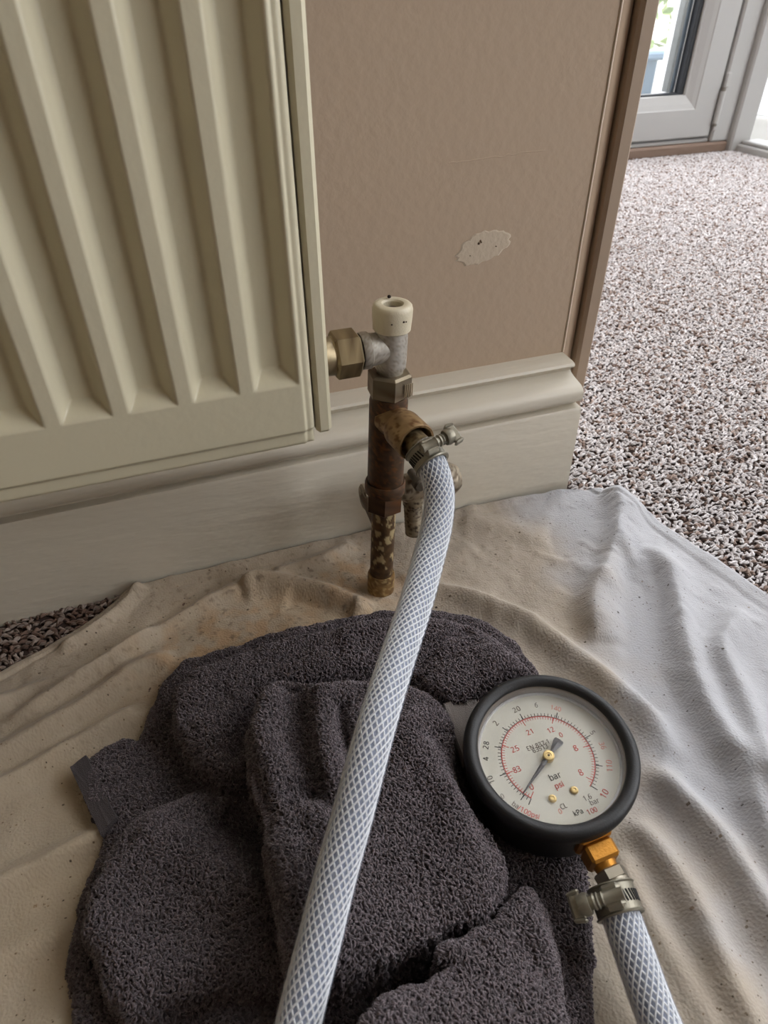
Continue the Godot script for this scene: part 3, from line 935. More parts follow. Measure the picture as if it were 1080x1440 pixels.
func dust_sheet() -> void:
	var top := chaikin(line_mm([-171, 40, -158, 41, -114, 41, -60, 41, 0, 41, 37, 41, 86, 41, 116, 42, 185, 46, 212, 53]), false, 1)
	var left := chaikin(line_mm([-171, 40, -181, 44, -192, 53, -211, 66, -233, 76, -258, 86, -289, 101, -340, 130, -380, 240, -380, 560]), false, 1)
	var right := chaikin(line_mm([212, 53, 226, 88, 236, 127, 244, 165, 251, 200, 259, 253, 268, 330, 275, 440, 280, 560]), false, 1)
	var folds: Array[Ridge] = [
		ridge([26, 109, 53, 138, 72, 163, 84, 188, 94, 217, 101, 243, 105, 257, 103, 291], 0.012, 0.0095, 0.25),
		ridge([83, 284, 90, 307, 93, 331, 91, 350, 90, 367, 88, 400], 0.011, 0.0085),
		ridge([57, 304, 62, 331, 60, 353, 56, 373, 48, 410], 0.009, 0.008),
		ridge([43, 315, 38, 341, 38, 367, 33, 410], 0.004, 0.006),
		ridge([209, 57, 214, 74, 186, 112, 158, 142, 132, 160, 117, 180, 110, 201], 0.014, 0.013, -0.35),
		ridge([198, 129, 198, 155, 181, 187, 161, 217, 144, 250, 134, 284, 132, 306, 119, 327, 104, 390], 0.013, 0.0105, -0.3),
		ridge([225, 207, 185, 226, 173, 240, 162, 273, 149, 298, 138, 317, 130, 400], 0.012, 0.009, -0.2),
		ridge([172, 120, 168, 155, 146, 190, 128, 224, 116, 262], -0.006, 0.009),
		ridge([-108, 53, -151, 75, -183, 94, -216, 109, -256, 120], -0.007, 0.006),
		ridge([-88, 65, -129, 73, -164, 84, -187, 101, -224, 118, -255, 131], 0.0075, 0.007, 0.2),
		ridge([-102, 66, -84, 65, -59, 82, -36, 102, -19, 122], 0.012, 0.009, 0.2),
		ridge([-74, 88, -50, 104, -30, 118], -0.005, 0.008),
		ridge([-158, 84, -197, 105, -232, 111, -290, 116], 0.007, 0.006),
		ridge([-151, 115, -174, 115, -201, 133, -231, 146, -290, 160], 0.009, 0.007, 0.2),
		ridge([-160, 130, -190, 140, -215, 152, -260, 170], -0.005, 0.006),
		ridge([-173, 150, -207, 157, -231, 166, -290, 184], 0.009, 0.008, 0.2),
		ridge([-188, 221, -212, 224, -232, 228, -290, 236], 0.0085, 0.006, 0.3),
		ridge([-212, 260, -228, 263, -290, 266], 0.006, 0.008),
		ridge([-217, 300, -240, 296, -290, 300], 0.005, 0.008),
		ridge([-7, 50, -44, 60, -77, 60], 0.006, 0.006),
		ridge([77, 50, 105, 67, 128, 94, 132, 130], 0.0035, 0.012),
		ridge([50, 173, 90, 161, 120, 149], 0.002, 0.010),
		ridge([8, 100, 40, 92, 80, 84], 0.003, 0.012),
		ridge([180, 70, 150, 90, 128, 120], -0.005, 0.010),
		ridge([-166, 40, -176, 52, -196, 70, -226, 84], 0.007, 0.0045),
	]
	# short crossing wrinkles
	for i in 34:
		var c := Vector2(rng.randf_range(125, 240), rng.randf_range(60, 400))
		var a := rng.randfn() * 0.5 + 2.1
		var d := Vector2(cos(a), sin(a)) * rng.randf_range(9, 26)
		var bend := Vector2(-d.y, d.x) * rng.randf_range(-0.3, 0.3)
		folds.append(ridge([c.x - d.x, c.y - d.y, c.x + bend.x, c.y + bend.y, c.x + d.x, c.y + d.y], rng.randf_range(0.0006, 0.0017), rng.randf_range(0.0025, 0.005), rng.randf_range(-0.4, 0.4)))
	var nu := 250
	var nv := 230
	var rows := []
	var cols := []
	var uvs := []
	var base0 := lin(0.665, 0.665, 0.675)
	for i in nv + 1:
		var v := float(i) / nv
		v = v * (0.55 + 0.45 * v)
		var l := along(left, v)
		var r := along(right, v)
		var l0 := left[0]
		var r0 := right[0]
		var row := PackedVector3Array()
		var crow := PackedColorArray()
		var uvrow := PackedVector2Array()
		for j in nu + 1:
			var u := float(j) / nu
			var q := l.lerp(r, u) + (along(top, u) - l0.lerp(r0, u)) * (1.0 - v)
			var h := 0.0055
			# wrinkled nap
			h += 0.0016 * soft.get_noise_2d(q.x * 26.0 + q.y * 9.0, q.y * 14.0 - q.x * 5.0)
			h += 0.00028 * soft.get_noise_2d(q.x * 110.0, q.y * 75.0)
			h += 0.00022 * fine.get_noise_2d(q.x * 420.0, q.y * 420.0)
			for f in folds:
				h += ridge_at(f, q)
			# bunched up against the skirting
			var back := q.y - 0.039
			h += 0.006 * exp(-back * back / 0.0001) * (0.75 + 0.5 * soft.get_noise_1d(q.x * 22.0)) * smoothstep(0.23, 0.17, q.x)
			# hems along both sides and the back
			var eu := minf(u * 0.45, (1.0 - u) * 0.40)
			var ev := back
			var hem := minf(eu, ev + 0.002)
			h += 0.0011 * (1.0 - smoothstep(0.0095, 0.0115, hem))
			h -= 0.0007 * exp(-pow((hem - 0.0122) / 0.0009, 2.0))
			h = maxf(h, 0.0042)
			if j == 0 or j == nu or i == 0:
				h = 0.0034 if j == nu or j == 0 else h
			row.append(Vector3(q.x, h, q.y))
			# stains, with some shade painted in beside the skirting: tea-brown round the pipe, grey grime on the left
			var st := 0.5 + 0.5 * soft.get_noise_2d(q.x * 17.0 + 3.0, q.y * 17.0)
			var near_pipe := exp(-pow((q.x + 0.075) / 0.085, 2.0) - pow((q.y - 0.105) / 0.05, 2.0))
			var rust := exp(-pow((q.x + 0.115) / 0.05, 2.0) - pow((q.y - 0.115) / 0.03, 2.0)) + 0.8 * exp(-pow((q.x + 0.02) / 0.03, 2.0) - pow((q.y - 0.09) / 0.03, 2.0))
			var grime := smoothstep(0.10, -0.22, q.x)
			var grey := smoothstep(0.19, 0.08, q.x) * smoothstep(0.20, 0.08, q.y)  # greyed towards the skirting: part stain, part shade painted in
			var col := base0
			var tan_edge := q.x + 0.035 * soft.get_noise_2d(q.x * 14.0 + 8.0, q.y * 14.0) + 0.055 * smoothstep(0.14, 0.32, q.y)
			col = col.lerp(lin(0.64, 0.59, 0.52), smoothstep(0.165, 0.095, tan_edge) * 0.85)  # tan left of the fold crest, part stain and part painted shade
			col = col.lerp(lin(0.72, 0.655, 0.555), clampf(grime * (0.45 + 0.5 * st), 0, 0.85))
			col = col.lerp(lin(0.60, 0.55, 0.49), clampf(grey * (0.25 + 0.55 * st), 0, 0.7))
			col = col.lerp(lin(0.70, 0.61, 0.48), clampf(near_pipe * (0.1 + 0.8 * st), 0, 0.6))
			col = col.lerp(lin(0.67, 0.53, 0.37), clampf(rust * (fine.get_noise_2d(q.x * 60.0, q.y * 60.0) * 1.6 + 0.35), 0, 0.6))
			var fleck := soft.get_noise_2d(q.x * 150.0 + 40.0, q.y * 150.0)
			col = col.lerp(lin(0.36, 0.30, 0.24), smoothstep(0.33, 0.55, fleck) * 0.6 * clampf(near_pipe + grey * 0.5 + 0.08, 0, 1))
			crow.append(col)
			uvrow.append(Vector2(q.x, q.y))
		rows.append(row)
		cols.append(crow)
		uvs.append(uvrow)
	# specks of dirt, printed by wear on the weave
	var im := Image.create(1024, 1024, false, Image.FORMAT_RGB8)
	im.fill(Color(1, 1, 1))
	for i in 1500:
		var s := 1 + int(rng.randf() < 0.35) + int(rng.randf() < 0.06) * 2
		var g := rng.randf_range(0.35, 0.85)
		im.fill_rect(Rect2i(rng.randi() % 1020, rng.randi() % 1020, s + rng.randi() % 2, s), Color(g, g * 0.93, g * 0.85))
	for i in 14000:
		var g := rng.randf_range(0.93, 1.0)
		im.fill_rect(Rect2i(rng.randi() % 1022, rng.randi() % 1022, 1, 1 + rng.randi() % 3), Color(g, g, g * 0.99))
	var m := painted(0.95)
	m.albedo_texture = ImageTexture.create_from_image(im)
	m.uv1_scale = Vector3(3.1, 3.1, 3.1)
	m.heightmap_enabled = true
	m.heightmap_texture = noise_tex(0.17, 4, null, 51, 1024)
	m.heightmap_scale = 0.036
	m.rim_enabled = true
	m.rim = 0.25
	var o := part("dust_sheet", grid(rows, Vector3.UP, cols, uvs), m, self)
	tag(o, "creased white cotton dust sheet with brown stains over the carpet", "dust sheet")
	# the turned hem edges show their thickness
	for side in 2:
		var pts := PackedVector3Array()
		for i in range(0, nv + 1):
			pts.append(rows[i][nu if side == 0 else 0] + Vector3(0, -0.0012, 0))
		part("rolled_hem", tube(pts, 0.0015, 8), paint(Color(0.66, 0.655, 0.66) if side == 0 else Color(0.66, 0.60, 0.52), 0.95), o)

class Layer:
	var line: PackedVector2Array
	var lo: Vector2
	var hi: Vector2
	var high: float
	var lip: float
	var slope: Vector2
	var pivot: Vector2

func layer(mm: Array, high: float, lip: float, slope := Vector2.ZERO) -> Layer:
	var l := Layer.new()
	l.line = chaikin(line_mm(mm), true, 1)
	l.lo = l.line[0]
	l.hi = l.line[0]
	l.pivot = Vector2.ZERO
	for p in l.line:
		l.lo = l.lo.min(p)
		l.hi = l.hi.max(p)
		l.pivot += p / l.line.size()
	l.high = high
	l.lip = lip
	l.slope = slope
	return l

var hose_path := PackedVector3Array()

func make_hose_path() -> void:
	hose_path = smooth_path([
		Vector3(0.0052, 0.1456, 0.1388), Vector3(0.0064, 0.1440, 0.1430), Vector3(0.0078, 0.1400, 0.150), Vector3(0.0075, 0.1310, 0.1605), Vector3(0.0015, 0.1205, 0.173), Vector3(-0.0090, 0.1130, 0.188), Vector3(-0.0280, 0.1075, 0.215),
		Vector3(-0.0490, 0.1055, 0.2435), Vector3(-0.0655, 0.1030, 0.2665), Vector3(-0.0765, 0.0970, 0.2815), Vector3(-0.0870, 0.0885, 0.2955), Vector3(-0.1000, 0.0775, 0.3120), Vector3(-0.1105, 0.0690, 0.3265), Vector3(-0.1246, 0.0575, 0.3460),
		Vector3(-0.140, 0.0455, 0.372), Vector3(-0.150, 0.034, 0.405), Vector3(-0.146, 0.024, 0.445), Vector3(-0.122, 0.0175, 0.480), Vector3(-0.080, 0.0165, 0.496), Vector3(-0.036, 0.0165, 0.485), Vector3(-0.006, 0.0170, 0.455), Vector3(0.0065, 0.0190, 0.415), Vector3(0.0098, 0.0245, 0.383), Vector3(0.0130, 0.0300, 0.3610), Vector3(0.0158, 0.0335, 0.3440), Vector3(0.0166, 0.0340, 0.3392)], 0.0025)

func towel() -> void:
	make_hose_path()
	var layers: Array[Layer] = [
		layer([-156, 124, -114, 121, -56, 120, -3, 129, 37, 145, 57, 174, 59, 209, 62, 240, 49, 282, 29, 308, 18, 326, 9, 345, -11, 375, -25, 410, -217, 345, -213, 301, -216, 281, -214, 260, -205, 239, -194, 214, -178, 171], 0.0145, 0.009),
		layer([-153, 157, -115, 151, -63, 150, -14, 157, 22, 172, 40, 199, 41, 231, 15, 233, -11, 234, -34, 219, -68, 213, -94, 208, -113, 215, -123, 231, -132, 232, -142, 224, -151, 210, -157, 188], 0.044, 0.017),
		layer([-24, 216, -13, 208, 8, 201, 28, 202, 37, 220, 39, 233, 23, 233, 6, 234, -11, 234, -20, 225], 0.051, 0.012),
		layer([-189, 235, -179, 228, -164, 222, -151, 219, -129, 224, -99, 239, -94, 282, -108, 330, -130, 324, -143, 319, -156, 316, -171, 314, -182, 315, -189, 317, -194, 306, -202, 282, -206, 274, -199, 252], 0.031, 0.013, Vector2(-0.13, 0.06)),
		layer([-104, 194, -91, 194, -79, 202, -64, 201, -42, 208, -28, 215, -19, 225, -15, 241, -19, 267, -23, 297, -24, 310, -24, 321, -32, 329, -41, 334, -57, 334, -70, 335, -89, 337, -109, 336, -126, 332, -125, 318, -125, 306, -123, 280, -122, 260, -123, 241, -121, 222], 0.055, 0.012, Vector2(-0.15, -0.03)),
		layer([-212, 181, -177, 166, -164, 202, -198, 224], 0.0155, 0.005),
		layer([-22, 325, -34, 332, -50, 336, -59, 338, -70, 340, -69, 345, -65, 348, -76, 349, -88, 350, -100, 352, -119, 370, -37, 401, -27, 378, -20, 361, -15, 347, -11, 333, -12, 324], 0.0525, 0.0140, Vector2(-0.48, -0.02)),
	]
	var creases: Array[Ridge] = [
		ridge([-99, 199, -113, 223, -113, 248, -115, 282, -118, 312], 0.008, 0.007),
		ridge([-91, 190, -94, 228, -96, 268], -0.0095, 0.0075),
		ridge([-134, 226, -121, 206, -104, 188, -79, 194, -42, 200, -16, 214], -0.013, 0.0065),
		ridge([-75, 206, -87, 237, -88, 268], 0.007, 0.006),
		ridge([-70, 214, -76, 240, -74, 262], -0.008, 0.005),
		ridge([-43, 231, -36, 276, -38, 311], 0.006, 0.010),
		ridge([-30, 240, -27, 282, -28, 313], -0.006, 0.007),
		ridge([-139, 234, -105, 266], -0.005, 0.010),
		ridge([-178, 236, -150, 262, -118, 300], 0.007, 0.014),
		ridge([-140, 238, -122, 262, -108, 296], -0.009, 0.010),
		ridge([-112, 262, -98, 262, -84, 274], -0.007, 0.006),
		ridge([-112, 282, -104, 296, -90, 306], 0.005, 0.007),
		ridge([-120, 183, -151, 191], -0.004, 0.008),
		ridge([-46, 344, -64, 355, -90, 362], -0.003, 0.005),
		ridge([-33, 337, -31, 357, -37, 385], -0.002, 0.006),
		ridge([-24, 337, -24, 360, -30, 390], 0.004, 0.006),
		ridge([-60, 165, -20, 172, 12, 190], 0.004, 0.010),
		ridge([-22, 205, 0, 190, 24, 186], -0.006, 0.005),
	]
	var step := 0.0016
	var x0 := -0.232
	var z0 := 0.108
	var nx := 188
	var nz := 190
	var hs := PackedFloat32Array()
	hs.resize(nx * nz)
	var inside := PackedByteArray()
	inside.resize(nx * nz)
	var base: Layer = layers[0]
	var hp := PackedVector2Array()
	for i in range(0, hose_path.size(), 3):
		if hose_path[i].z > 0.16 and hose_path[i].z < 0.42 and hose_path[i].x < -0.02:
			hp.append(Vector2(hose_path[i].x, hose_path[i].z))
	var hosey := func(z: float) -> float:
		for i in range(hose_path.size() - 1):
			if hose_path[i + 1].z >= z:
				return hose_path[i].y
		return 1.0
	for i in nz:
		for j in nx:
			var q := Vector2(x0 + j * step, z0 + i * step)
			var w := q + Vector2(soft.get_noise_2d(q.x * 45.0, q.y * 45.0), soft.get_noise_2d(q.x * 45.0 + 70.0, q.y * 45.0)) * 0.0022
			var h := -1.0
			for l in layers:
				if w.x < l.lo.x or w.y < l.lo.y or w.x > l.hi.x or w.y > l.hi.y or not Geometry2D.is_point_in_polygon(w, l.line):
					continue
				var d := line_distance(w, l.line, true)
				var e := minf(d, l.lip)
				var top := l.high + l.slope.dot(w - l.pivot) + 0.0028 * soft.get_noise_2d(q.x * 24.0 + l.high * 900.0, q.y * 30.0)
				if l != base:
					for c in creases:
						top += ridge_at(c, q) * smoothstep(0.0, 0.006, d)
				h = maxf(h, top - l.lip + sqrt(l.lip * l.lip - (l.lip - e) * (l.lip - e)))
			# pressed flat under the gauge
			var g := q.distance_to(Vector2(0.0205, 0.2795))
			if g < 0.058:
				h = minf(h, lerpf(0.0150, 0.06, smoothstep(0.041, 0.058, g)))
			# and under the hose
			if hp.size() > 1 and q.x < -0.02:
				var dh := line_distance(q, hp)
				if dh < 0.013:
					h = minf(h, hosey.call(q.y) - 0.0087 * sqrt(maxf(0.0, 1.0 - pow(minf(dh, 0.0087) / 0.0088, 2.0))) - 0.0016 + maxf(0.0, dh - 0.0087) * 3.0)
			hs[i * nx + j] = h
			inside[i * nx + j] = 1 if h > 0.0 else 0
	var k := Pile.new()
	k.v.resize(nx * nz)
	k.n.resize(nx * nz)
	for i in nz:
		for j in nx:
			var a := i * nx + j
			if not inside[a]:
				hs[a] = 0.004
			k.v[a] = Vector3(x0 + j * step, hs[a], z0 + i * step)
	for i in nz:
		for j in nx:
			var dx := hs[i * nx + mini(j + 1, nx - 1)] - hs[i * nx + maxi(j - 1, 0)]
			var dz := hs[mini(i + 1, nz - 1) * nx + j] - hs[maxi(i - 1, 0) * nx + j]
			k.n[i * nx + j] = Vector3(-dx, 2.0 * step, -dz).normalized()
	var spots: Array[Transform3D] = []
	var tints: Array[Color] = []
	for i in nz - 1:
		for j in nx - 1:
			var a := i * nx + j
			if inside[a] + inside[a + 1] + inside[a + nx] + inside[a + nx + 1] == 0:
				continue
			k.quad(a, a + 1, a + nx + 1, a + nx)
			# loops in proportion to the real area of the cell
			var nn: Vector3 = k.n[a]
			var want := 2.1 / maxf(nn.y, 0.14)
			var count := int(want) + int(rng.randf() < want - int(want))
			for c in mini(count, 11):
				var u := rng.randf()
				var w := rng.randf()
				var p: Vector3 = k.v[a].lerp(k.v[a + 1], u).lerp(k.v[a + nx].lerp(k.v[a + nx + 1], u), w)
				var up := (nn + Vector3(rng.randfn(), rng.randfn(), rng.randfn()) * 0.22).normalized()
				var fwd := up.cross(Vector3(rng.randfn(), rng.randfn() * 0.3, rng.randfn())).normalized()
				var s := rng.randf_range(0.62, 0.9)
				spots.append(Transform3D(Basis(fwd, up, fwd.cross(up)).scaled(Vector3(s, s, s)), p - nn * 0.0005))
				var t := rng.randf_range(0.62, 1.4)
				tints.append(Color(0.100 * t, 0.078 * t, 0.085 * t))
	var t := thing("towel", "dark grey terry towel bunched on the dust sheet under the hose", "towel")
	part("cloth", k.mesh(), paint(Color(0.27, 0.24, 0.245), 1.0), t)
	# one loop of pile: a bent yarn
	var lk := Pile.new()
	var yarn := PackedVector3Array()
	for i in 6:
		var a := lerpf(-0.25, PI * 1.05, i / 5.0)
		yarn.append(Vector3(cos(a) * 0.0010, 0.0004 + sin(a) * 0.0017, 0.0005 * sin(a * 1.7)))
	add_tube(lk, yarn, [0.00042, 0.00044, 0.00046, 0.00046, 0.00044, 0.0003], 5, true)
	var mm := MultiMesh.new()
	mm.transform_format = MultiMesh.TRANSFORM_3D
	mm.use_colors = true
	mm.mesh = lk.mesh()
	mm.instance_count = spots.size()
	for i in spots.size():
		mm.set_instance_transform(i, spots[i])
		mm.set_instance_color(i, tints[i])
	var o := MultiMeshInstance3D.new()
	o.name = "loop_pile"
	o.multimesh = mm
	var pm := painted(0.9)
	pm.rim_enabled = true
	pm.rim = 0.5
	o.material_override = pm
	t.add_child(o, true)
	o.set_meta("kind", "stuff")
	print("loops ", spots.size())
	# flat woven hems that stick out: left corner and beside the gauge
	var weave := paint(Color(0.30, 0.275, 0.28), 0.9)
	relief(weave, noise_tex(0.08, 3, null, 61), 0.05, Vector3(40, 40, 40))
	var hk := Pile.new()
	slab(hk, [Vector3(-0.2135, 0.0165, 0.1805), Vector3(-0.205, 0.0178, 0.1765), Vector3(-0.1905, 0.0175, 0.220), Vector3(-0.199, 0.0160, 0.2255)], 0.0062)
	part("woven_hem", hk.mesh(), weave, t).set_meta("label", "flat hem corner poking out at the left")
	hk = Pile.new()
	slab(hk, [Vector3(-0.0165, 0.0445, 0.2315), Vector3(0.0045, 0.043, 0.2300), Vector3(0.0000, 0.030, 0.2500), Vector3(-0.0190, 0.034, 0.2640)], 0.0036)
	slab(hk, [Vector3(-0.0165, 0.0445, 0.2315), Vector3(-0.0125, 0.0455, 0.2310), Vector3(-0.0125, 0.037, 0.2690), Vector3(-0.0185, 0.036, 0.2670)], 0.0046)
	var light_weave := paint(Color(0.56, 0.53, 0.51), 0.9)
	relief(light_weave, noise_tex(0.08, 3, null, 62), 0.05, Vector3(40, 40, 40))
	part("woven_hem", hk.mesh(), light_weave, t).set_meta("label", "paler flat hem tucked against the gauge")

# A thin slab over four corners with softened rim.
func slab(k: Pile, q: Array, thick: float) -> void:
	var n: Vector3 = (q[1] - q[0]).cross(q[2] - q[0]).normalized()
	if n.y < 0.0:
		n = -n
	var c: Vector3 = (q[0] + q[1] + q[2] + q[3]) / 4.0
	var rings := []
	for e in [[0.02, -thick], [0.0, -thick * 0.6], [0.0, -thick * 0.25], [0.03, 0.0]]:
		var r := []
		for i in 4:
			for s in 6:
				var p: Vector3 = q[i].lerp(q[(i + 1) % 4], s / 6.0)
				r.append(p.lerp(c, e[0]) + n * e[1] + n * 0.0006 * soft.get_noise_2d(p.x * 300.0, p.z * 300.0))
		rings.append(r)
	for a in 3:
		for i in 24:
			var j := (i + 1) % 24
			k.face([rings[a][i], rings[a][j], rings[a + 1][j], rings[a + 1][i]], Color.WHITE, rings[a][i] - c)
	for i in 24:
		k.face([rings[3][i], rings[3][(i + 1) % 24], c + n * 0.0003], Color.WHITE, n)
		k.face([rings[0][i], rings[0][(i + 1) % 24], c - n * thick], Color.WHITE, -n)

# ---------------------------------------------------------------- hose, clamps, gauge
func hose() -> void:
	var h := thing("braided_hose", "clear braided plastic hose curving from the pipe tee to the gauge", "hose")
	var pts := hose_path
	var fr := frames(pts)
	var core := paint(Color(0.54, 0.57, 0.65), 0.45)
	core.backlight_enabled = true
	core.backlight = Color(0.35, 0.38, 0.44)
	var k := Pile.new()
	add_tube(k, pts, 0.0069, 28, false)
	part("bore", k.mesh(), core, h)
	var yarn := paint(Color(0.93, 0.93, 0.92), 0.5)
	yarn.backlight_enabled = true
	yarn.backlight = Color(0.3, 0.3, 0.3)
	k = Pile.new()
	var travelled := PackedFloat32Array([0.0])
	for i in range(1, pts.size()):
		travelled.append(travelled[i - 1] + pts[i].distance_to(pts[i - 1]))
	var strands := 17
	for way in [-1.0, 1.0]:
		for s in strands:
			var line := PackedVector3Array()
			for i in pts.size():
				var a: float = TAU * s / strands + way * travelled[i] * TAU / 0.078
				line.append(pts[i] + (fr[i][1] * cos(a) + fr[i][2] * sin(a)) * (0.0077 + 0.0002 * way))
			add_tube(k, line, 0.00043, 5, false)
	var b := part("braid", k.mesh(), yarn, h)
	b.set_meta("kind", "stuff")
	b.set_meta("label", "white reinforcing yarn")
	var clear := paint(Color(0.78, 0.82, 0.90, 0.24), 0.26)
	clear.transparency = BaseMaterial3D.TRANSPARENCY_ALPHA
	k = Pile.new()
	add_tube(k, pts, 0.0087, 32, false)
	part("clear_wall", k.mesh(), clear, h)

	clamp_ring("silver worm drive clamp on the hose at the pipe tee", pts, fr, 0.0050, -PI / 2 + 0.15, 0.0120)
	clamp_ring("silver worm drive clamp on the hose below the gauge", pts, fr, travelled[travelled.size() - 1] - 0.0060, -2.05, 0.0125)

func clamp_ring(label: String, pts: PackedVector3Array, fr: Array, at: float, spin: float, wide: float) -> void:
	var i := 0
	var s := 0.0
	while s < at and i < pts.size() - 1:
		s += pts[i + 1].distance_to(pts[i])
		i += 1
	var t: Vector3 = fr[i][0]
	var side := t.cross(Vector3.UP).normalized()
	var b := Basis(side, t, side.cross(t))
	var c := thing("hose_clamp", label, "hose clamp", Vector3.ZERO, "worm drive hose clamps")
	c.transform = Transform3D(b * Basis(Vector3.UP, spin), pts[i])
	var steel := paint(Color(0.56, 0.54, 0.48), 0.42, 0.65)
	relief(steel, noise_tex(0.03, 3, null, 71), 0.01, Vector3(30, 30, 30))
	var dark := paint(Color(0.12, 0.11, 0.10), 0.6, 0.3)
	var w := wide / 2.0
	part("band", lathe([Vector2(0.0087, -w), Vector2(0.0103, -w), Vector2(0.0107, -w + 0.0006), Vector2(0.0099, -w + 0.0012), Vector2(0.0099, w - 0.0012), Vector2(0.0107, w - 0.0006), Vector2(0.0103, w), Vector2(0.0087, w)], 48), steel, c)
	# worm slots pressed through the band
	for n in 9:
		var a := -0.30 - n * 0.17
		part("worm_slot", box(Vector3(0.0009, 0.0048, 0.0006), 0.0002, Transform3D(Basis(Vector3.UP, PI / 2 - a) * Basis(Vector3(0, 0, 1), 0.25), Vector3(cos(a) * 0.0100, 0, sin(a) * 0.0100))), dark, c)
	# housing, screw and thumb wing, set tangent to the band
	part("housing", box(Vector3(0.0045, wide * 0.8, 0.009), 0.0015, Transform3D(Basis(), Vector3(0.0118, 0, -0.001))), steel, c)
	var k := Pile.new()
	add_lathe(k, [Vector2(0, -0.006), Vector2(0.0026, -0.006), Vector2(0.0026, 0.002), Vector2(0.0031, 0.0028), Vector2(0.0026, 0.0038), Vector2(0.0026, 0.0045), Vector2(0.0034, 0.0050), Vector2(0.0030, 0.0060), Vector2(0.0034, 0.0068), Vector2(0.0028, 0.0078), Vector2(0.0028, 0.011), Vector2(0, 0.011)], 20, Transform3D(Basis(Vector3.RIGHT, PI / 2), Vector3(0.0132, 0, 0)))
	part("screw", k.mesh(), steel, c)
	var wing := Pile.new()
	add_box(wing, Vector3(0.0030, 0.0105, 0.0060), 0.0011, Transform3D(Basis(), Vector3(0.0132, 0.0, 0.0145)))
	for q in [-1.0, 1.0]:
		add_box(wing, Vector3(0.0042, 0.0016, 0.0058), 0.0007, Transform3D(Basis(Vector3.RIGHT, q * 0.15), Vector3(0.0132, q * 0.0053, 0.0147)))
	add_lathe(wing, [Vector2(0, 0.0088), Vector2(0.0042, 0.0088), Vector2(0.0047, 0.0105), Vector2(0.0040, 0.0135), Vector2(0, 0.014)], 20, Transform3D(Basis(Vector3.RIGHT, PI / 2), Vector3(0.0132, 0, 0)))
	part("thumb_wing", wing.mesh(), steel, c)

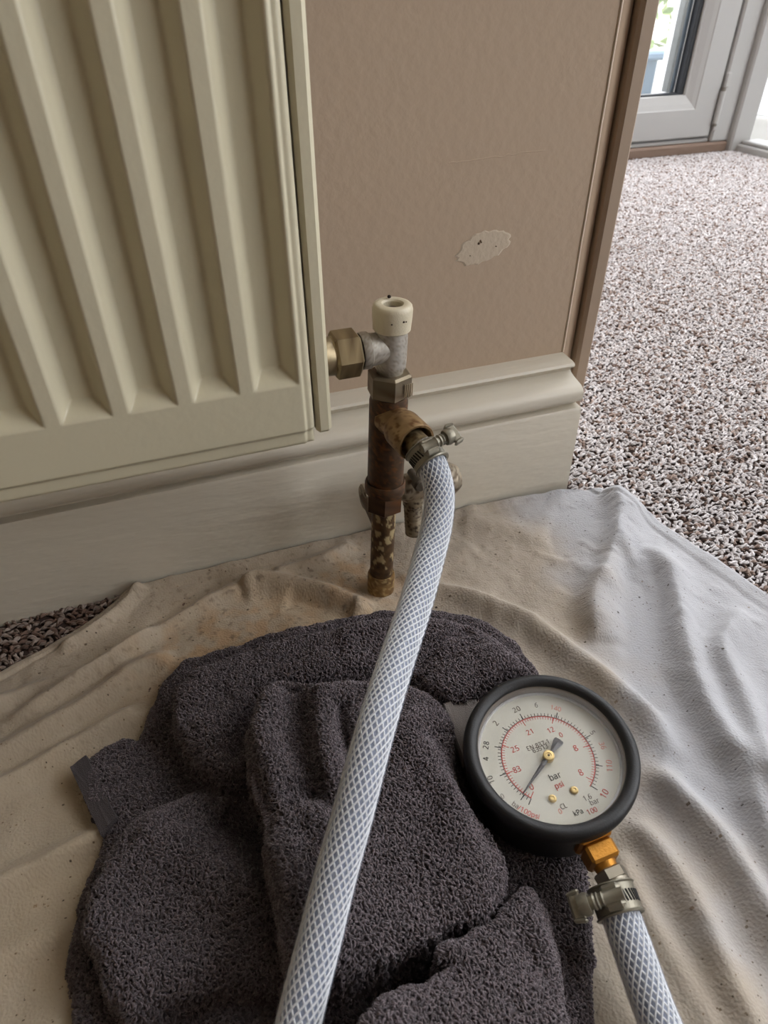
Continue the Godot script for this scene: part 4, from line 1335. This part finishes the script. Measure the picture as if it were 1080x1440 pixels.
func gauge() -> void:
	var up := Vector3(0.0066, 0.0831, -0.9965).normalized()
	var n := Vector3(-0.0491, 0.9954, 0.0827).normalized()
	var right := up.cross(n).normalized()
	up = n.cross(right).normalized()
	var g := thing("pressure_gauge", "round pressure gauge in a black rubber boot on the grey towel", "pressure gauge")
	# local axes: x to the right of the dial, y out of the glass, z towards the stem
	g.transform = Transform3D(Basis(right, n, -up), Vector3(0.0188, 0.0551, 0.2799))
	var rubber := paint(Color(0.075, 0.075, 0.08), 0.5)
	relief(rubber, noise_tex(0.05, 4, null, 81), 0.01, Vector3(30, 30, 30))
	part("boot", lathe([Vector2(0, -0.036), Vector2(0.035, -0.036), Vector2(0.0385, -0.034), Vector2(0.0398, -0.031), Vector2(0.0402, -0.012), Vector2(0.0416, -0.0095), Vector2(0.0425, -0.0080), Vector2(0.0427, -0.0045), Vector2(0.0422, -0.0018), Vector2(0.0410, -0.0004), Vector2(0.0395, 0.0), Vector2(0.0380, -0.0003), Vector2(0.0364, -0.0012), Vector2(0.0358, -0.0022), Vector2(0.0357, -0.003)], 96), rubber, g).set_meta("label", "black rubber boot")
	part("bezel", lathe([Vector2(0.0357, -0.0029), Vector2(0.0353, -0.0035), Vector2(0.0352, -0.0088), Vector2(0.0346, -0.0092)], 96), paint(Color(0.50, 0.47, 0.44), 0.35, 0.5), g)
	var enamel := paint(Color(0.75, 0.74, 0.685), 0.55)
	var dial := part("dial", lathe([Vector2(0.0356, -0.0105), Vector2(0.0356, -0.0090), Vector2(0.0, -0.0090)], 96), enamel, g)
	dial.set_meta("label", "cream dial face")
	part("pale_rim", lathe([Vector2(0.0340, -0.0091), Vector2(0.0352, -0.0091), Vector2(0.0351, -0.0078), Vector2(0.0342, -0.0076), Vector2(0.0340, -0.0091)], 96), paint(Color(0.80, 0.80, 0.80), 0.3, 0.3), g)  # thin pale ring round the foot of the bezel
	var face := -0.00895
	var off := Vector3(-0.0010, 0, 0.0007)
	var black := paint(Color(0.16, 0.16, 0.15), 0.7)
	var red := paint(Color(0.74, 0.22, 0.19), 0.7)
	var pale_red := paint(Color(0.83, 0.52, 0.46), 0.7)
	var grey := paint(Color(0.38, 0.34, 0.31), 0.7)
	var polar := func(deg: float, r: float, y: float) -> Vector3:
		var a := deg_to_rad(deg)
		return off + Vector3(sin(a) * r, y, -cos(a) * r)
	# scales: printed strokes
	var kb := Pile.new()
	var kr := Pile.new()
	var stroke := func(k: Pile, deg: float, ra: float, rb: float, w: float) -> void:
		var a := deg_to_rad(deg)
		var d := Vector3(sin(a), 0, -cos(a))
		var s := Vector3(cos(a), 0, sin(a)) * w / 2.0
		var o: Vector3 = off + Vector3(0, face + 0.00006, 0)
		k.face([o + d * ra - s, o + d * ra + s, o + d * rb + s, o + d * rb - s], Color.WHITE, Vector3.UP)
	for i in 67:
		var deg := -130.8 + i * 4.22
		stroke.call(kb, deg, 0.0231, 0.0246, 0.00030)
	for deg in [-130.8, -121.9, -89.8, -56.4, -31.1, -3.5, 40.0, 82.8, 119.2, 147.4]:
		stroke.call(kb, deg, 0.0231, 0.0264, 0.00042)
	for i in 78:
		stroke.call(kr, -130.0 + i * 3.55, 0.0211, 0.0225, 0.00026)
	for deg in [-130.0, -90.0, -53.0, -6.0, 36.0, 93.0, 140.0]:
		stroke.call(kr, deg, 0.0194, 0.0225, 0.00036)
	for i in 140:
		var d0 := -131.0 + i * 2.0
		for e in [[kr, 0.0225, 0.00038, 0.00007], [kb, 0.0230, 0.00018, 0.00005]]:
			var q := []
			for c in [[d0, 0.0], [d0 + 2.02, 0.0], [d0 + 2.02, 1.0], [d0, 1.0]]:
				q.append(polar.call(c[0], e[1] + c[1] * e[2], face + e[3]))
			e[0].face(q, Color.WHITE, Vector3.UP)
	part("black_scale", kb.mesh(), black, dial)
	part("red_scale", kr.mesh(), red, dial)
	# numerals: [text, degrees, radius, height, colour, spin with the ring]
	for q in [["0", -107.5, 0.0312, 0.0014, grey, 0], ["10", -90.5, 0.0312, 0.0026, black, 1], ["4", -70.5, 0.0306, 0.0026, black, 1], ["28", -57.0, 0.0306, 0.0027, black, 1], ["2", -31.0, 0.0303, 0.0030, grey, 1], ["20", -4.0, 0.0293, 0.0027, grey, 1], ["6", 17.5, 0.0292, 0.0025, grey, 1], ["140", 37.5, 0.0286, 0.0025, pale_red, 1], ["5", 81.5, 0.0283, 0.0026, grey, 1], ["36", 97.0, 0.0290, 0.0026, pale_red, 1], ["110", 118.0, 0.0297, 0.0027, pale_red, 1], ["10", 147.0, 0.0298, 0.0029, red, 1],
			["0", -124.5, 0.0178, 0.0030, red, 0], ["83", -90.0, 0.0172, 0.0028, red, 0], ["25", -53.0, 0.0163, 0.0028, red, 0], ["21", -5.5, 0.0155, 0.0026, red, 0], ["12", 35.0, 0.0155, 0.0026, red, 0], ["0", 55.0, 0.0150, 0.0024, red, 0], ["8", 91.0, 0.0155, 0.0030, red, 0], ["8", 137.0, 0.0165, 0.0030, red, 0],
			["bar", -171.0, 0.0095, 0.0030, black, 0], ["psi", -172.5, 0.0140, 0.0027, red, 0], ["EN 837-1", -8.0, 0.0078, 0.0009, grey, 0], ["63513", -10.0, 0.0059, 0.0009, grey, 0], ["psi", -139.5, 0.0300, 0.0016, red, 1], ["/100", -129.5, 0.0300, 0.0016, red, 1], ["ba", -120.5, 0.0300, 0.0017, grey, 1], ["1.6", 162.0, 0.0250, 0.0017, grey, 0], ["kPa", 180.0, 0.0283, 0.0019, black, 0], ["100", 168.0, 0.0306, 0.0019, red, 0], ["bar", 160.0, 0.0283, 0.0018, grey, 0], ["0", -163.0, 0.0262, 0.0020, pale_red, 0], ["CL", -168.0, 0.0240, 0.0012, grey, 0]]:
		var m := TextMesh.new()
		var f := SystemFont.new()
		f.font_names = PackedStringArray(["Droid Sans"])
		m.font = f
		m.text = q[0]
		m.font_size = 32
		m.pixel_size = q[3] / 23.0
		m.depth = 0.0001
		m.curve_step = 2.0
		var c: Vector3 = polar.call(q[1], q[2], face + 0.0001)
		var yaw := -deg_to_rad(q[1]) if q[5] else 0.0
		if q[5] and absf(q[1]) > 100.0:
			yaw += PI
		var bs := Basis(Vector3.UP, yaw) * Basis(Vector3(1, 0, 0), Vector3(0, 0, -1), Vector3(0, 1, 0))
		part("numeral" if String(q[0]).is_valid_float() else "lettering", m, q[4], dial, Transform3D(bs, c))
	# needle with its spade tail
	var k := Pile.new()
	var nd := [[-0.0110, 0.0019], [-0.0104, 0.0024], [-0.0090, 0.0024], [-0.0030, 0.0009], [0.0, 0.0012], [0.006, 0.0011], [0.0245, 0.00022]]
	for i in nd.size() - 1:
		for s in [-1.0, 1.0]:
			var a := Vector3(0, 0.0007, -nd[i][0])
			var b := Vector3(0, 0.0007, -nd[i + 1][0])
			var a1 := Vector3(s * nd[i][1], 0.0003, -nd[i][0])
			var b1 := Vector3(s * nd[i + 1][1], 0.0003, -nd[i + 1][0])
			k.face([a, b, b1, a1], Color.WHITE, Vector3.UP)
			k.face([a1, b1, b1 - Vector3(0, 0.0004, 0), a1 - Vector3(0, 0.0004, 0)], Color.WHITE, Vector3(s, 0, 0))
			k.face([Vector3(0, -0.0001, -nd[i][0]), Vector3(0, -0.0001, -nd[i + 1][0]), b1 - Vector3(0, 0.0004, 0), a1 - Vector3(0, 0.0004, 0)], Color.WHITE, Vector3.DOWN)
	part("needle", k.mesh(), paint(Color(0.30, 0.29, 0.29), 0.5, 0.2), g, Transform3D(Basis(Vector3.UP, deg_to_rad(121.0)), off + Vector3(0, face + 0.0022, 0))).set_meta("label", "dark grey pointer resting near zero")
	var gold := paint(Color(0.78, 0.68, 0.45), 0.35, 0.7)
	var hub := part("hub", lathe([Vector2(0, 0), Vector2(0.0026, 0), Vector2(0.0028, 0.0006), Vector2(0.0028, 0.0030), Vector2(0.0024, 0.0035), Vector2(0.0013, 0.0036), Vector2(0.0011, 0.0032), Vector2(0, 0.0032)], 32), gold, g, Transform3D(Basis(), off + Vector3(0, face, 0)))
	hub.set_meta("label", "brass pointer hub")
	part("hub_pin", lathe([Vector2(0, 0.003), Vector2(0.0006, 0.003), Vector2(0.0006, 0.0036), Vector2(0, 0.0037)], 12), paint(Color(0.35, 0.28, 0.16), 0.5, 0.5), hub)
	for q in [[-156.5, 0.0203], [169.0, 0.0190]]:
		part("dial_screw", lathe([Vector2(0, 0), Vector2(0.0019, 0), Vector2(0.0020, 0.0005), Vector2(0.0015, 0.0011), Vector2(0.0009, 0.0012), Vector2(0.0007, 0.0008), Vector2(0, 0.0008)], 24), gold, g, Transform3D(Basis(), polar.call(q[0], q[1], face)))
	var glass := paint(Color(1, 1, 1, 0.03), 0.03)
	glass.metallic_specular = 0.18
	glass.transparency = BaseMaterial3D.TRANSPARENCY_ALPHA
	part("glass", lathe([Vector2(0.0356, -0.0034), Vector2(0.0, -0.0034)], 64), glass, g).set_meta("label", "clear dial glass")
	# stem: flange, square block, turned neck, nut
	var brass := paint(Color(0.72, 0.50, 0.20), 0.38, 0.75)
	relief(brass, noise_tex(0.04, 3, null, 91), 0.008, Vector3(30, 30, 30))
	part("stem_flange", box(Vector3(0.0165, 0.0140, 0.0042), 0.0012, Transform3D(Basis(), Vector3(0.0008, -0.0150, 0.0405))), brass, g)
	part("stem_block", box(Vector3(0.0140, 0.0128, 0.0085), 0.0012, Transform3D(Basis(), Vector3(0.0005, -0.0150, 0.0470))), brass, g).set_meta("label", "square brass stem block")
	var axis := Transform3D(Basis(Vector3.RIGHT, PI / 2), Vector3(0.0003, -0.0155, 0.0))
	part("stem_neck", lathe([Vector2(0, 0.050), Vector2(0.0058, 0.050), Vector2(0.0050, 0.0535), Vector2(0.0050, 0.056), Vector2(0, 0.056)], 32, axis), brass, g)
	var nickel := paint(Color(0.58, 0.55, 0.49), 0.35, 0.8)
	part("stem_nut", hexagon(0.0150, 0.0540, 0.0595, axis), nickel, g)
	part("barb", lathe([Vector2(0, 0.059), Vector2(0.0068, 0.059), Vector2(0.0070, 0.0600), Vector2(0.0066, 0.0608), Vector2(0.0066, 0.066), Vector2(0, 0.066)], 32, axis), nickel, g)
